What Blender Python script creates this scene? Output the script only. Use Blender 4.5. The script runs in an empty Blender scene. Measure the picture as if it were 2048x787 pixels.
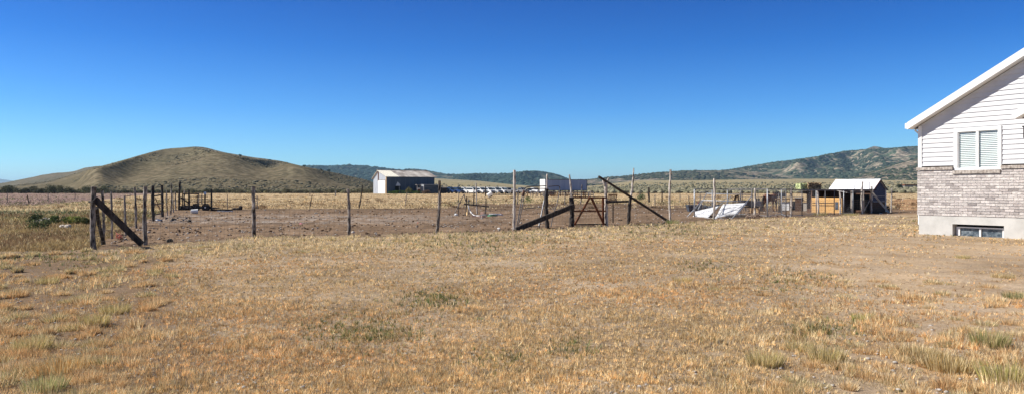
import bpy, math, random
import numpy as np
from mathutils import Vector, Matrix
R = math.radians
random.seed(7)
rng = np.random.default_rng(11)
SC = bpy.context.scene
COL = SC.collection
# ------------------------------------------------------------------ camera, sky, sun, exposure
F, HZ, CX, EYE = 1550.0, 380.0, 1024.0, 1.6
cam = bpy.data.objects.new('camera', bpy.data.cameras.new('camera')); COL.objects.link(cam)
cam.location = (0, 0, EYE); cam.rotation_euler = (R(90), 0, 0)
cam.data.sensor_width = 36; cam.data.lens = 36 * F / 2048; cam.data.shift_y = -13.5 / 2048
cam.data.clip_start = 0.1; cam.data.clip_end = 40000
SC.camera = cam
SUN_EL, SUN_AZ = 42.0, 177.0          # azimuth: direction towards the sun, degrees counter-clockwise from +X
w = bpy.data.worlds.new('World'); SC.world = w; w.use_nodes = True
nt = w.node_tree; nt.nodes.clear()
sky = nt.nodes.new('ShaderNodeTexSky'); sky.sky_type = 'NISHITA'; sky.sun_disc = False
sky.sun_elevation = R(SUN_EL); sky.sun_rotation = R(90 - SUN_AZ)
sky.altitude = 1900; sky.air_density = 1.0; sky.dust_density = 0.25; sky.ozone_density = 2.0
tc = nt.nodes.new('ShaderNodeTexCoord'); sx = nt.nodes.new('ShaderNodeSeparateXYZ')
cr = nt.nodes.new('ShaderNodeValToRGB')
el = cr.color_ramp.elements
el[0].position = 0.0; el[0].color = (.62, .88, 1.03, 1)
el[1].position = 0.26; el[1].color = (.03, .255, .70, 1)
for p, c in ((.035, (.42, .76, 1.0, 1)), (.10, (.21, .56, .97, 1)), (.18, (.07, .375, .84, 1)), (.34, (.045, .16, .36, 1)), (1.0, (.07, .13, .22, 1))):
    e = el.new(p); e.color = c
mx = nt.nodes.new('ShaderNodeMix'); mx.data_type = 'RGBA'; mx.blend_type = 'MULTIPLY'; mx.inputs[0].default_value = 1
bg = nt.nodes.new('ShaderNodeBackground'); bg.inputs[1].default_value = 0.104
wo = nt.nodes.new('ShaderNodeOutputWorld')
nt.links.new(tc.outputs['Generated'], sx.inputs[0]); nt.links.new(sx.outputs[2], cr.inputs[0])
nt.links.new(sky.outputs[0], mx.inputs[6]); nt.links.new(cr.outputs[0], mx.inputs[7])
nt.links.new(mx.outputs[2], bg.inputs[0]); nt.links.new(bg.outputs[0], wo.inputs[0])
sl = bpy.data.lights.new('sun', 'SUN'); sl.energy = 5.0; sl.angle = R(.53); sl.color = (1, .955, .88)
so = bpy.data.objects.new('sun', sl); COL.objects.link(so)
sd = Vector((math.cos(R(SUN_AZ)) * math.cos(R(SUN_EL)), math.sin(R(SUN_AZ)) * math.cos(R(SUN_EL)), math.sin(R(SUN_EL))))
so.rotation_euler = sd.to_track_quat('Z', 'Y').to_euler(); so.location = (0, 0, 60)
SC.view_settings.view_transform = 'Standard'; SC.view_settings.look = 'None'
SC.view_settings.exposure = 0.56; SC.view_settings.gamma = 1.0; SC.view_settings.use_curve_mapping = False

# ------------------------------------------------------------------ numeric helpers
def _h(ix, iy, s):
    n = (ix.astype(np.int64) * 374761393 + iy.astype(np.int64) * 668265263 + s * 1442695041) & 0x7fffffff
    n = ((n ^ (n >> 13)) * 1274126177) & 0x7fffffff
    n = (n ^ (n >> 16)) & 0x7fffffff
    return (n % 100003) / 100003.0
def vn(x, y, s=0):
    x = np.asarray(x, float); y = np.asarray(y, float)
    ix = np.floor(x); iy = np.floor(y); fx = x - ix; fy = y - iy
    fx = fx * fx * (3 - 2 * fx); fy = fy * fy * (3 - 2 * fy)
    a = _h(ix, iy, s); b = _h(ix + 1, iy, s); c = _h(ix, iy + 1, s); d = _h(ix + 1, iy + 1, s)
    return (a * (1 - fx) + b * fx) * (1 - fy) + (c * (1 - fx) + d * fx) * fy
def fbm(x, y, sc, o=4, s=0):
    t = 0; a = .5; n = 0; f = 1 / sc
    for k in range(o):
        t = t + a * vn(x * f + 17.3 * k, y * f - 9.1 * k, s + k); n += a; a *= .5; f *= 2.03
    return t / n
def ss(a, b, x):
    t = np.clip((x - a) / (b - a), 0, 1); return t * t * (3 - 2 * t)
def gz(x, y):                                      # terrain height of the plain
    x = np.asarray(x, float); y = np.asarray(y, float)
    D = np.maximum(y, 1.0); px = CX + F * x / D
    px = np.where(y < 5, 1024, px)
    A = np.interp(px, [-600, 500, 700, 800, 870, 960, 1020, 1080, 1170, 1280, 1500, 2100, 3000], [0, 0, .3, 1, 1.1, .85, .55, .35, .4, .95, 1.05, 1.1, 1.1])
    f = np.interp(D, [0, 290, 420, 600, 800, 1000, 1400, 2000, 3000, 4500, 9000], [0, 0, .5, 2.0, 4.2, 7.0, 13.2, 24.4, 43, 60, 70])
    z = .43 * ss(110, 260, D) + A * f
    return z
def gnd(px, py):                                   # point on the near plain seen at a pixel of the photograph
    D = EYE * F / (py - HZ); x = (px - CX) / F * D
    for _ in range(12):
        D = (EYE - float(gz(x, D))) * F / (py - HZ); x = (px - CX) / F * D
    return Vector((x, D, float(gz(x, D))))
def W(px, py, D): return Vector(((px - CX) / F * D, D, EYE + (HZ - py) / F * D))
def onG(px, D):
    x = (px - CX) / F * D; return Vector((x, D, float(gz(x, D))))

# ------------------------------------------------------------------ materials
def mat(name, c1, c2=None, scale=6, rough=.88, bump=.3, stretch=(1, 1, 1), metal=0, attr=False, lo=.38, hi=.62, bd=.01, spec=.25):
    m = bpy.data.materials.new(name); m.use_nodes = True; t = m.node_tree; L = t.links
    b = t.nodes['Principled BSDF']; b.inputs['Roughness'].default_value = rough; b.inputs['Metallic'].default_value = metal
    b.inputs['Specular IOR Level'].default_value = spec
    c2 = c2 or tuple(v * .8 for v in c1)
    tcn = t.nodes.new('ShaderNodeTexCoord'); mp = t.nodes.new('ShaderNodeMapping'); mp.inputs['Scale'].default_value = stretch
    nz = t.nodes.new('ShaderNodeTexNoise'); nz.inputs['Scale'].default_value = scale; nz.inputs['Detail'].default_value = 7; nz.inputs['Roughness'].default_value = .65
    r = t.nodes.new('ShaderNodeValToRGB'); r.color_ramp.elements[0].position = lo; r.color_ramp.elements[1].position = hi
    r.color_ramp.elements[0].color = (*c1, 1); r.color_ramp.elements[1].color = (*c2, 1)
    L.new(tcn.outputs['Object'], mp.inputs[0]); L.new(mp.outputs[0], nz.inputs[0]); L.new(nz.outputs[0], r.inputs[0])
    out = r.outputs[0]
    if attr:
        a = t.nodes.new('ShaderNodeAttribute'); a.attribute_name = 'col'
        x = t.nodes.new('ShaderNodeMix'); x.data_type = 'RGBA'; x.blend_type = 'MULTIPLY'; x.inputs[0].default_value = 1
        L.new(out, x.inputs[6]); L.new(a.outputs['Color'], x.inputs[7]); out = x.outputs[2]
    L.new(out, b.inputs['Base Color'])
    if bump:
        bp = t.nodes.new('ShaderNodeBump'); bp.inputs['Strength'].default_value = bump; bp.inputs['Distance'].default_value = bd
        L.new(nz.outputs[0], bp.inputs['Height']); L.new(bp.outputs[0], b.inputs['Normal'])
    return m
M = {}
M['bark'] = mat('weathered_log', (.04, .032, .028), (.42, .36, .31), 6, .95, 1, (1.6, 1.6, .5), lo=.40, hi=.60, bd=.03)
M['pale_bark'] = mat('bleached_pole', (.11, .085, .07), (.62, .55, .48), 6, .95, 1, (1.8, 1.8, .45), lo=.36, hi=.54, bd=.02)
M['dark_wood'] = mat('dark_old_timber', (.022, .019, .020), (.085, .07, .06), 5, .95, .8, (2, 2, .6), bd=.02)
M['red_wood'] = mat('red_brown_timber', (.10, .030, .014), (.24, .085, .035), 5, .9, .6, (2, 2, 2))
M['grey_wood'] = mat('grey_board', (.20, .18, .17), (.38, .35, .33), 6, .92, .5, (1, 1, 4))
M['pale_wood'] = mat('pale_board', (.50, .44, .36), (.66, .60, .52), 6, .9, .3)
M['tan_wood'] = mat('tan_board', (.50, .32, .15), (.66, .47, .26), 7, .9, .3)
M['osb'] = mat('strand_board', (.50, .27, .09), (.72, .45, .19), 16, .85, .2)
M['brown_wood'] = mat('brown_planks', (.07, .038, .026), (.15, .085, .055), 5, .9, .5, (1, 1, 6))
M['metal'] = mat('galvanised_pipe', (.30, .31, .33), (.46, .47, .49), 12, .5, .1, metal=.4)
M['dull_metal'] = mat('dull_dark_pipe', (.07, .07, .08), (.17, .16, .16), 9, .6, .2, metal=.3)
M['rust'] = mat('rusty_pipe', (.07, .04, .03), (.24, .12, .08), 9, .9, .5)
M['wire'] = mat('rusty_wire', (.10, .08, .07), (.20, .17, .15), 20, .8, 0)
M['chain'] = mat('zinc_wire', (.28, .28, .29), (.40, .40, .41), 20, .6, 0)
M['black'] = mat('black_rubber', (.012, .012, .013), (.03, .03, .03), 9, .8, .2)
M['white_paint'] = mat('white_paint', (.84, .84, .83), (.78, .78, .76), 3, .55, .05)
M['white_metal'] = mat('white_painted_sheet', (.88, .88, .87), (.76, .76, .75), 1.2, .5, .05, (1, 1, 3))
M['tarp'] = mat('white_tarp', (.86, .86, .87), (.72, .73, .75), 3, .6, .6, lo=.42, hi=.7, bd=.05)
M['stone'] = mat('pale_stone', (.42, .36, .30), (.66, .60, .54), 4, .9, .6)
M['steel_sheet'] = mat('corrugated_steel', (.42, .45, .50), (.56, .59, .63), 1.2, .55, .15, (3, 3, .3), metal=.2)
M['blue_sheet'] = mat('dark_blue_siding', (.045, .068, .105), (.085, .115, .165), .9, .8, .3, (3, 3, .15), lo=.35, hi=.65)
M['blue_side'] = mat('blue_trailer_side', (.20, .255, .40), (.26, .315, .46), .8, .55, .1, (2, 2, .2))
M['rusty_roof'] = mat('rusty_roof_sheet', (.19, .16, .145), (.52, .485, .45), .5, .8, .3, (.6, .25, 1), lo=.36, hi=.62)
M['cream_roof'] = mat('cream_roof_sheet', (.66, .63, .54), (.74, .71, .62), 1, .7, .1)
M['white_roof'] = mat('white_roof_sheet', (.86, .86, .87), (.78, .78, .80), 1.2, .5, .05)
M['concrete'] = mat('foundation_concrete', (.44, .43, .405), (.56, .545, .515), 1.1, .9, .25, bd=.006)
M['siding'] = mat('white_vinyl_siding', (.64, .64, .65), (.56, .56, .57), 1.1, .6, .06, (1, 1, 1), bd=.004)
M['shingle'] = mat('asphalt_shingle', (.10, .095, .09), (.20, .19, .18), 14, .95, .6)
M['brick'] = mat('brick_face', (.55, .52, .50), (1.15, 1.1, 1.05), 16, .95, 1, (1, 1, 3), attr=True, lo=.34, hi=.58, bd=.008)
M['mortar'] = mat('mortar', (.34, .32, .30), (.48, .46, .44), 20, .95, .3)
M['cap_brick'] = mat('cap_brick', (.26, .22, .19), (.52, .47, .42), 9, .95, .8)
M['blind'] = mat('window_blind', (.80, .82, .79), (.76, .78, .76), 3, .6, 0)
M['hide'] = mat('bay_horse_coat', (.10, .035, .018), (.17, .06, .028), 3, .55, .1)
M['hair'] = mat('black_horse_hair', (.012, .010, .010), (.03, .022, .02), 9, .7, .4, (1, 1, .3))
M['green_hay'] = mat('green_hay', (.22, .27, .10), (.62, .64, .36), 9, .95, 1, bd=.04)
M['brown_hay'] = mat('brown_hay', (.05, .032, .022), (.50, .36, .20), 8, .95, 1, bd=.04)
M['red'] = mat('red_twine', (.34, .06, .045), (.42, .1, .07), 9, .8, 0)
M['pink'] = mat('faded_pink_plastic', (.62, .20, .24), (.7, .3, .33), 5, .7, 0)
M['green'] = mat('green_hose', (.08, .22, .12), (.12, .3, .18), 5, .6, 0)
M['blue_white'] = mat('pale_blue_plastic', (.42, .55, .72), (.52, .62, .76), 5, .6, 0)
M['tank'] = mat('dark_steel_panel', (.03, .04, .06), (.10, .12, .15), 1.0, .6, .3, (.3, .3, 4))
def glass(name, c, rough=.08):
    m = mat(name, c, tuple(min(1, v * 1.8) for v in c), 3, rough, 0); m.node_tree.nodes['Principled BSDF'].inputs['Specular IOR Level'].default_value = .6; return m
M['glass'] = glass('dark_glass', (.03, .045, .06))
M['dusty_glass'] = mat('dusty_glass', (.04, .06, .08), (.30, .34, .37), 9, .25, 0, lo=.42, hi=.78, spec=.6)
def clear_glass():
    m = bpy.data.materials.new('clear_pane'); m.use_nodes = True; t = m.node_tree; t.nodes.clear()
    o = t.nodes.new('ShaderNodeOutputMaterial'); mixn = t.nodes.new('ShaderNodeMixShader'); tr = t.nodes.new('ShaderNodeBsdfTransparent'); g = t.nodes.new('ShaderNodeBsdfGlossy')
    tr.inputs[0].default_value = (.96, .97, .97, 1); g.inputs[1].default_value = .03; mixn.inputs[0].default_value = .04; t.links.new(tr.outputs[0], mixn.inputs[1]); t.links.new(g.outputs[0], mixn.inputs[2]); t.links.new(mixn.outputs[0], o.inputs[0]); return m
M['pane'] = clear_glass()
def leafmat(name, tint=(1, 1, 1), trans=.3):
    m = bpy.data.materials.new(name); m.use_nodes = True; t = m.node_tree; t.nodes.clear()
    o = t.nodes.new('ShaderNodeOutputMaterial'); a = t.nodes.new('ShaderNodeAttribute'); a.attribute_name = 'col'
    x = t.nodes.new('ShaderNodeMix'); x.data_type = 'RGBA'; x.blend_type = 'MULTIPLY'; x.inputs[0].default_value = 1; x.inputs[7].default_value = (*tint, 1)
    d = t.nodes.new('ShaderNodeBsdfDiffuse'); tr = t.nodes.new('ShaderNodeBsdfTranslucent'); ms = t.nodes.new('ShaderNodeMixShader'); ms.inputs[0].default_value = trans
    t.links.new(a.outputs['Color'], x.inputs[6]); t.links.new(x.outputs[2], d.inputs[0]); t.links.new(x.outputs[2], tr.inputs[0])
    t.links.new(d.outputs[0], ms.inputs[1]); t.links.new(tr.outputs[0], ms.inputs[2]); t.links.new(ms.outputs[0], o.inputs[0]); return m
M['grass'] = leafmat('grass_blades'); M['leaf'] = leafmat('shrub_leaves', trans=.15)

# ------------------------------------------------------------------ object helpers
WM = {}
def tag(o, label=None, cat=None, group=None, kind=None):
    if label: o['label'] = label
    if cat: o['category'] = cat
    if group: o['group'] = group
    if kind: o['kind'] = kind
    return o
def thing(name, label, cat, loc, rz=0, group=None):
    o = bpy.data.objects.new(name, None); COL.objects.link(o); o.empty_display_size = .2
    o.location = loc; o.rotation_euler = (0, 0, rz)
    WM[o.name] = Matrix.Translation(Vector(loc)) @ Matrix.Rotation(rz, 4, 'Z')
    return tag(o, label, cat, group)
class MB:
    def __init__(s, frame=None): s.v = []; s.f = []; s.fr = frame; s.c = []
    def add(s, vs, fs, col=None):
        n = len(s.v); s.v += [Vector(v) for v in vs]; s.f += [tuple(i + n for i in f) for f in fs]
        if col is not None: s.c += [col] * len(vs)
        return s
    def box(s, c, d, rz=0, col=None, m=None):
        hx, hy, hz = d[0] / 2, d[1] / 2, d[2] / 2
        vs = [Vector((x, y, z)) for x in (-hx, hx) for y in (-hy, hy) for z in (-hz, hz)]
        if rz: r = Matrix.Rotation(rz, 3, 'Z'); vs = [r @ v for v in vs]
        if m is not None: vs = [m @ v for v in vs]
        c = Vector(c); vs = [v + c for v in vs]
        return s.add(vs, [(0, 1, 3, 2), (4, 6, 7, 5), (0, 4, 5, 1), (2, 3, 7, 6), (0, 2, 6, 4), (1, 5, 7, 3)], col)
    def bx(s, x0, x1, y0, y1, z0, z1, col=None): return s.box(((x0 + x1) / 2, (y0 + y1) / 2, (z0 + z1) / 2), (abs(x1 - x0), abs(y1 - y0), abs(z1 - z0)), col=col)
    def tube(s, pts, r, n=8, cap=True, wob=0):
        pts = [Vector(p) for p in pts]; rs = r if isinstance(r, (list, tuple)) else [r] * len(pts)
        rings = []
        up = Vector((0, 0, 1)); d0 = (pts[1] - pts[0]).normalized()
        if abs(d0.z) > .9: up = Vector((0, 1, 0))
        a0 = None
        for i, p in enumerate(pts):
            d = (pts[min(i + 1, len(pts) - 1)] - pts[max(i - 1, 0)]).normalized()
            a = (a0 - d * a0.dot(d)).normalized() if a0 is not None else d.cross(up).normalized()
            a0 = a; b = d.cross(a)
            rings.append([p + (a * math.cos(2 * math.pi * k / n) + b * math.sin(2 * math.pi * k / n)) * rs[i] * (1 + wob * random.uniform(-1, 1)) for k in range(n)])
        vs = [v for q in rings for v in q]
        fs = [(i * n + k, i * n + (k + 1) % n, (i + 1) * n + (k + 1) % n, (i + 1) * n + k) for i in range(len(pts) - 1) for k in range(n)]
        if cap: fs += [tuple(range(n - 1, -1, -1)), tuple((len(pts) - 1) * n + k for k in range(n))]
        return s.add(vs, fs)
    def plank(s, p0, p1, wd, th, side=Vector((0, 0, 1))):
        p0, p1 = Vector(p0), Vector(p1); d = (p1 - p0).normalized(); a = (side - d * side.dot(d)).normalized(); b = d.cross(a)
        vs = [p + a * (i * wd / 2) + b * (j * th / 2) for p in (p0, p1) for i in (-1, 1) for j in (-1, 1)]
        return s.add(vs, [(0, 1, 3, 2), (4, 6, 7, 5), (0, 4, 5, 1), (2, 3, 7, 6), (0, 2, 6, 4), (1, 5, 7, 3)])
    def blob(s, c, r, n=6, jit=.2, col=None):
        c = Vector(c); r = Vector(r) if hasattr(r, '__len__') else Vector((r, r, r)); vs = []; k = n * 2
        for i in range(1, n):
            for j in range(k):
                th = math.pi * i / n; ph = 2 * math.pi * j / k; q = 1 + random.uniform(-jit, jit)
                vs.append(c + Vector((r.x * math.sin(th) * math.cos(ph), r.y * math.sin(th) * math.sin(ph), r.z * math.cos(th))) * q)
        vs += [c + Vector((0, 0, r.z)), c - Vector((0, 0, r.z))]; t = len(vs) - 2
        fs = [(i * k + j, (i + 1) * k + j, (i + 1) * k + (j + 1) % k, i * k + (j + 1) % k) for i in range(n - 2) for j in range(k)]
        fs += [(t, j, (j + 1) % k) for j in range(k)] + [(t + 1, (n - 2) * k + (j + 1) % k, (n - 2) * k + j) for j in range(k)]
        return s.add(vs, fs, col)
    def prism(s, poly, y0, y1):                     # polygon in local XZ, extruded in Y
        n = len(poly); vs = [Vector((x, y0, z)) for x, z in poly] + [Vector((x, y1, z)) for x, z in poly]
        return s.add(vs, [tuple(range(n)), tuple(range(2 * n - 1, n - 1, -1))] + [(i, i + n, (i + 1) % n + n, (i + 1) % n) for i in range(n)])
    def build(s, name, m, parent=None, local=False, smooth=False):
        me = bpy.data.meshes.new(name); vs = s.v
        if parent is not None and not local:
            iv = WM[parent.name].inverted(); vs = [iv @ v for v in vs]
        me.from_pydata([tuple(v) for v in vs], [], s.f)
        if s.c:
            a = me.color_attributes.new('col', 'FLOAT_COLOR', 'POINT'); a.data.foreach_set('color', np.array([(*c, 1) for c in s.c], np.float32).ravel())
        import bmesh
        b = bmesh.new(); b.from_mesh(me); bmesh.ops.recalc_face_normals(b, faces=b.faces); b.to_mesh(me); b.free()
        me.materials.append(m if not isinstance(m, str) else M[m])
        if smooth: me.polygons.foreach_set('use_smooth', [True] * len(me.polygons))
        o = bpy.data.objects.new(name, me); COL.objects.link(o)
        if parent is not None: o.parent = parent; WM[o.name] = WM[parent.name]
        return o
def solo(mb, name, m, label, cat, base, group=None, smooth=False):      # a thing that is one mesh
    o = mb
    base = Vector(base); mb.v = [v - base for v in mb.v]
    o = mb.build(name, m, None, smooth=smooth); o.location = base
    return tag(o, label, cat, group)
def copy_tree(o, parent=None):
    c = o.copy(); COL.objects.link(c); c.parent = parent
    for ch in o.children: copy_tree(ch, c)
    return c
def npmesh(name, v, f, m, col=None, k=3, smooth=False):
    me = bpy.data.meshes.new(name); nv, nf = len(v), len(f)
    me.vertices.add(nv); me.vertices.foreach_set('co', np.asarray(v, np.float32).ravel())
    me.loops.add(nf * k); me.loops.foreach_set('vertex_index', np.asarray(f, np.int32).ravel())
    me.polygons.add(nf); me.polygons.foreach_set('loop_start', np.arange(0, nf * k, k, dtype=np.int32))
    try: me.polygons.foreach_set('loop_total', np.full(nf, k, np.int32))
    except Exception: pass
    if smooth: me.polygons.foreach_set('use_smooth', np.ones(nf, bool))
    me.update(calc_edges=True)
    if col is not None:
        a = me.color_attributes.new('col', 'FLOAT_COLOR', 'POINT')
        c4 = np.ones((nv, 4), np.float32); c4[:, :3] = col; a.data.foreach_set('color', c4.ravel())
    me.materials.append(m); o = bpy.data.objects.new(name, me); COL.objects.link(o); return o

# ------------------------------------------------------------------ ground zones
YBX = [-900, 100, 187, 300, 507, 696, 877, 1028, 1141, 1343, 1428, 1600, 1780, 1850, 2600]
YBY = [505, 500, 497, 489, 476, 472, 467, 461, 454, 445, 439, 433, 428, 428, 428]
YTX = [-400, 187, 340, 880, 930, 1290, 1300, 1500, 1790, 1800, 2600]
YTY = [417, 417, 417, 416, 407, 406, 411, 411, 409, 419, 419]
def zones(x, y):
    D = np.maximum(y, .5); px = CX + F * x / D; py = HZ + EYE * F / D
    nz = (fbm(x, y, 2.2, 3, 5) - .5)
    yb = np.interp(px, YBX, YBY) + nz * np.clip((py - 380) * .12, 2, 12); yt = np.interp(px, YTX, YTY) + nz * 5
    xl = np.interp(py, [380, 405, 418, 426, 440, 454, 477, 497, 2000], [430, 390, 345, 320, 290, 265, 215, 190, 190]) + nz * 16
    dirt = ss(-1.5, 1.5, yb - py) * ss(-1.2, 1.2, py - yt) * ss(-5, 5, px - xl)
    yard = ss(-1.5, 1.5, py - yb) * ss(440, 470, py + (px > 187) * 100)
    left = ss(5, -5, px - xl) * ss(412, 424, py) * (1 - yard)
    pink = ss(5, -5, (px - 190) + (py - 400) * 12) * ss(387, 389, py) * ss(413, 408, py + nz * 8)
    brownf = ss(1782, 1790, px) * ss(397, 399, py) * (1 - yard) * (1 - dirt)
    gold = np.clip(1 - dirt - yard - left - pink - brownf, 0, 1) * ss(385.6, 386.4, py)
    return px, py, D, dirt, yard, left, pink, brownf, gold
def ground_color(x, y):
    px, py, D, dirt, yard, left, pink, brownf, gold = zones(x, y)
    n1 = fbm(x, y, 1.6, 4, 1)[..., None]; n2 = fbm(x, y, .35, 3, 2)[..., None]; n3 = fbm(x, y, 7, 3, 3)[..., None]
    C = lambda *c: np.array(c)
    c_yard = C(.27, .19, .115) * (1 - n1) * 2 * .55 + C(.42, .325, .22) * n1 * 2 * .45
    bare = (ss(1500, 1900, px) * ss(455, 520, py))[..., None]
    c_yard = c_yard * (1 - bare * .6) + C(.50, .365, .24) * bare * .6
    grey = ss(.50, .62, fbm(x, y, .5, 4, 9))[..., None] * .4
    c_yard = c_yard * (1 - grey) + C(.45, .36, .27) * grey
    lf = (ss(470, 250, px - (py - 500) * .25) * ss(480, 520, py))[..., None] * .7; c_yard = c_yard * (1 - lf) + C(.15, .10, .065) * lf  # dark soil at left, deepened to stand in for shadow among the clumps
    c_dirt = C(.22, .152, .10) * (.72 + .56 * n1) + C(.04, .03, .02) * (n3 - .5)
    gb = (ss(427, 431, py) * ss(449, 443, py) * ss(1200, 600, px) * ss(.38, .58, n2[..., 0]))[..., None]
    c_dirt = c_dirt * (1 - gb * .6) + C(.40, .35, .31) * gb * .6
    dk = (ss(426, 415, py) * .7 * ss(.35, .6, n1[..., 0]) + .35 * ss(.56, .66, n2[..., 0]))[..., None]
    c_dirt = c_dirt * (1 - dk * .55)
    c_left = C(.20, .15, .075) * (.7 + .6 * n1)
    gr = (ss(.45, .60, fbm(x, y, 2.6, 3, 12)) * ss(470, 430, py))[..., None]
    c_left = c_left * (1 - gr * .6) + C(.13, .15, .06) * gr * .6
    gs = (ss(5, 2, np.abs(py - 424.5 + nz_(x, y))) * ss(215, 130, px))[..., None]
    c_left = c_left * (1 - gs * .5) + C(.09, .12, .07) * gs * .5
    c_pink = C(.26, .185, .15) * (.8 + .4 * n1)
    c_bf = C(.36, .22, .12) * (.85 + .3 * n3)
    c_gold = C(.46, .35, .21) * (.75 + .5 * n1)
    rd = ss(.55, .7, fbm(x, y * .4, 5, 4, 21))[..., None]
    c_gold = c_gold * (1 - rd * .5) + C(.30, .19, .11) * rd * .5
    far = C(.30, .25, .14) * (.6 + .7 * fbm(x, y, 60, 4, 30)[..., None]) * (.8 + .4 * n3)
    s = [v[..., None] for v in (dirt, yard, left, pink, brownf, gold)]
    tot = sum(s); c = c_dirt * s[0] + c_yard * s[1] + c_left * s[2] + c_pink * s[3] + c_bf * s[4] + c_gold * s[5]
    c = c / np.maximum(tot, 1); fw = np.clip(1 - tot, 0, 1)
    return c + far * fw
def nz_(x, y): return (fbm(x, y, 4, 2, 44) - .5) * 3

# ground sheet: polar grid, dense where the photograph looks
ang = np.concatenate([np.linspace(-180, -60, 40)[:-1], np.linspace(-60, -36, 60)[:-1], np.linspace(-36, 36, 560), np.linspace(36, 60, 60)[1:], np.linspace(60, 180, 40)[1:-1]])
dep = np.concatenate([[.4, .8, 1.4, 2, 2.8], EYE * F / np.linspace(780, 40, 560), EYE * F / np.linspace(39, 7, 110), np.geomspace(380, 12000, 120)])
TH, RR = np.meshgrid(np.radians(ang), dep)
# keep depth lines straight inside the view, circular outside
k = np.clip((np.abs(np.degrees(TH)) - 45) / 20, 0, 1)
rad = RR * (1 / np.cos(np.clip(TH, -R(50), R(50))) * (1 - k) + k * 1.3)
X = rad * np.sin(TH); Y = rad * np.cos(TH)
Z = gz(X, Y)
px_, py_, D_, dirt_, yard_, left_, pink_, bf_, gold_ = zones(X, Y)
near = ss(80, 25, np.hypot(X, Y))
Z = Z + near * ((fbm(X, Y, 1.2, 4, 50) - .5) * .05 + (fbm(X, Y, 4.5, 2, 53) - .5) * .07)
Z = Z + dirt_ * ss(90, 30, D_) * (fbm(X, Y, .28, 3, 51) - .5) * .10 + dirt_ * (fbm(X, Y, 1.1, 3, 52) - .5) * .10
hw = np.exp(-(((X - 16) / 3.5) ** 2 + ((Y - 27) / 3.5) ** 2)); Z = Z * (1 - hw * .9)
col = ground_color(X, Y)
nr, nc = X.shape
V = np.stack([X, Y, Z], -1).reshape(-1, 3)
i = np.arange(nr - 1)[:, None] * nc; j = np.arange(nc)[None, :]; j2 = (j + 1) % nc
Fq = np.stack([i + j, i + j2, i + nc + j2, i + nc + j], -1).reshape(-1, 4)
def ground_mat():
    m = bpy.data.materials.new('soil_and_stubble'); m.use_nodes = True; t = m.node_tree; L = t.links; b = t.nodes['Principled BSDF']
    b.inputs['Roughness'].default_value = 1; b.inputs['Specular IOR Level'].default_value = .05
    a = t.nodes.new('ShaderNodeAttribute'); a.attribute_name = 'col'; tcn = t.nodes.new('ShaderNodeTexCoord')
    n1 = t.nodes.new('ShaderNodeTexNoise'); n1.inputs['Scale'].default_value = 22; n1.inputs['Detail'].default_value = 8; n1.inputs['Roughness'].default_value = .8
    n2 = t.nodes.new('ShaderNodeTexNoise'); n2.inputs['Scale'].default_value = .22; n2.inputs['Detail'].default_value = 12; n2.inputs['Roughness'].default_value = .78
    L.new(tcn.outputs['Object'], n1.inputs[0]); L.new(tcn.outputs['Object'], n2.inputs[0])
    r1 = t.nodes.new('ShaderNodeValToRGB'); r1.color_ramp.elements[0].position = .33; r1.color_ramp.elements[1].position = .66
    r1.color_ramp.elements[0].color = (.52, .50, .48, 1); r1.color_ramp.elements[1].color = (1.45, 1.45, 1.45, 1)
    r2 = t.nodes.new('ShaderNodeValToRGB'); r2.color_ramp.elements[0].position = .36; r2.color_ramp.elements[1].position = .62
    r2.color_ramp.elements[0].color = (.66, .64, .62, 1); r2.color_ramp.elements[1].color = (1.25, 1.25, 1.25, 1)
    L.new(n1.outputs[0], r1.inputs[0]); L.new(n2.outputs[0], r2.inputs[0])
    x1 = t.nodes.new('ShaderNodeMix'); x1.data_type = 'RGBA'; x1.blend_type = 'MULTIPLY'; x1.inputs[0].default_value = 1
    x2 = t.nodes.new('ShaderNodeMix'); x2.data_type = 'RGBA'; x2.blend_type = 'MULTIPLY'; x2.inputs[0].default_value = 1
    L.new(a.outputs['Color'], x1.inputs[6]); L.new(r1.outputs[0], x1.inputs[7]); L.new(x1.outputs[2], x2.inputs[6]); L.new(r2.outputs[0], x2.inputs[7])
    L.new(x2.outputs[2], b.inputs['Base Color'])
    bp = t.nodes.new('ShaderNodeBump'); bp.inputs['Strength'].default_value = .8; bp.inputs['Distance'].default_value = .03
    L.new(n1.outputs[0], bp.inputs['Height']); L.new(bp.outputs[0], b.inputs['Normal']); return m
g = npmesh('ground', V, Fq, ground_mat(), col.reshape(-1, 3), 4, True); tag(g, 'dry open ground of yard, corral and plain', None, None, 'structure')

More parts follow.
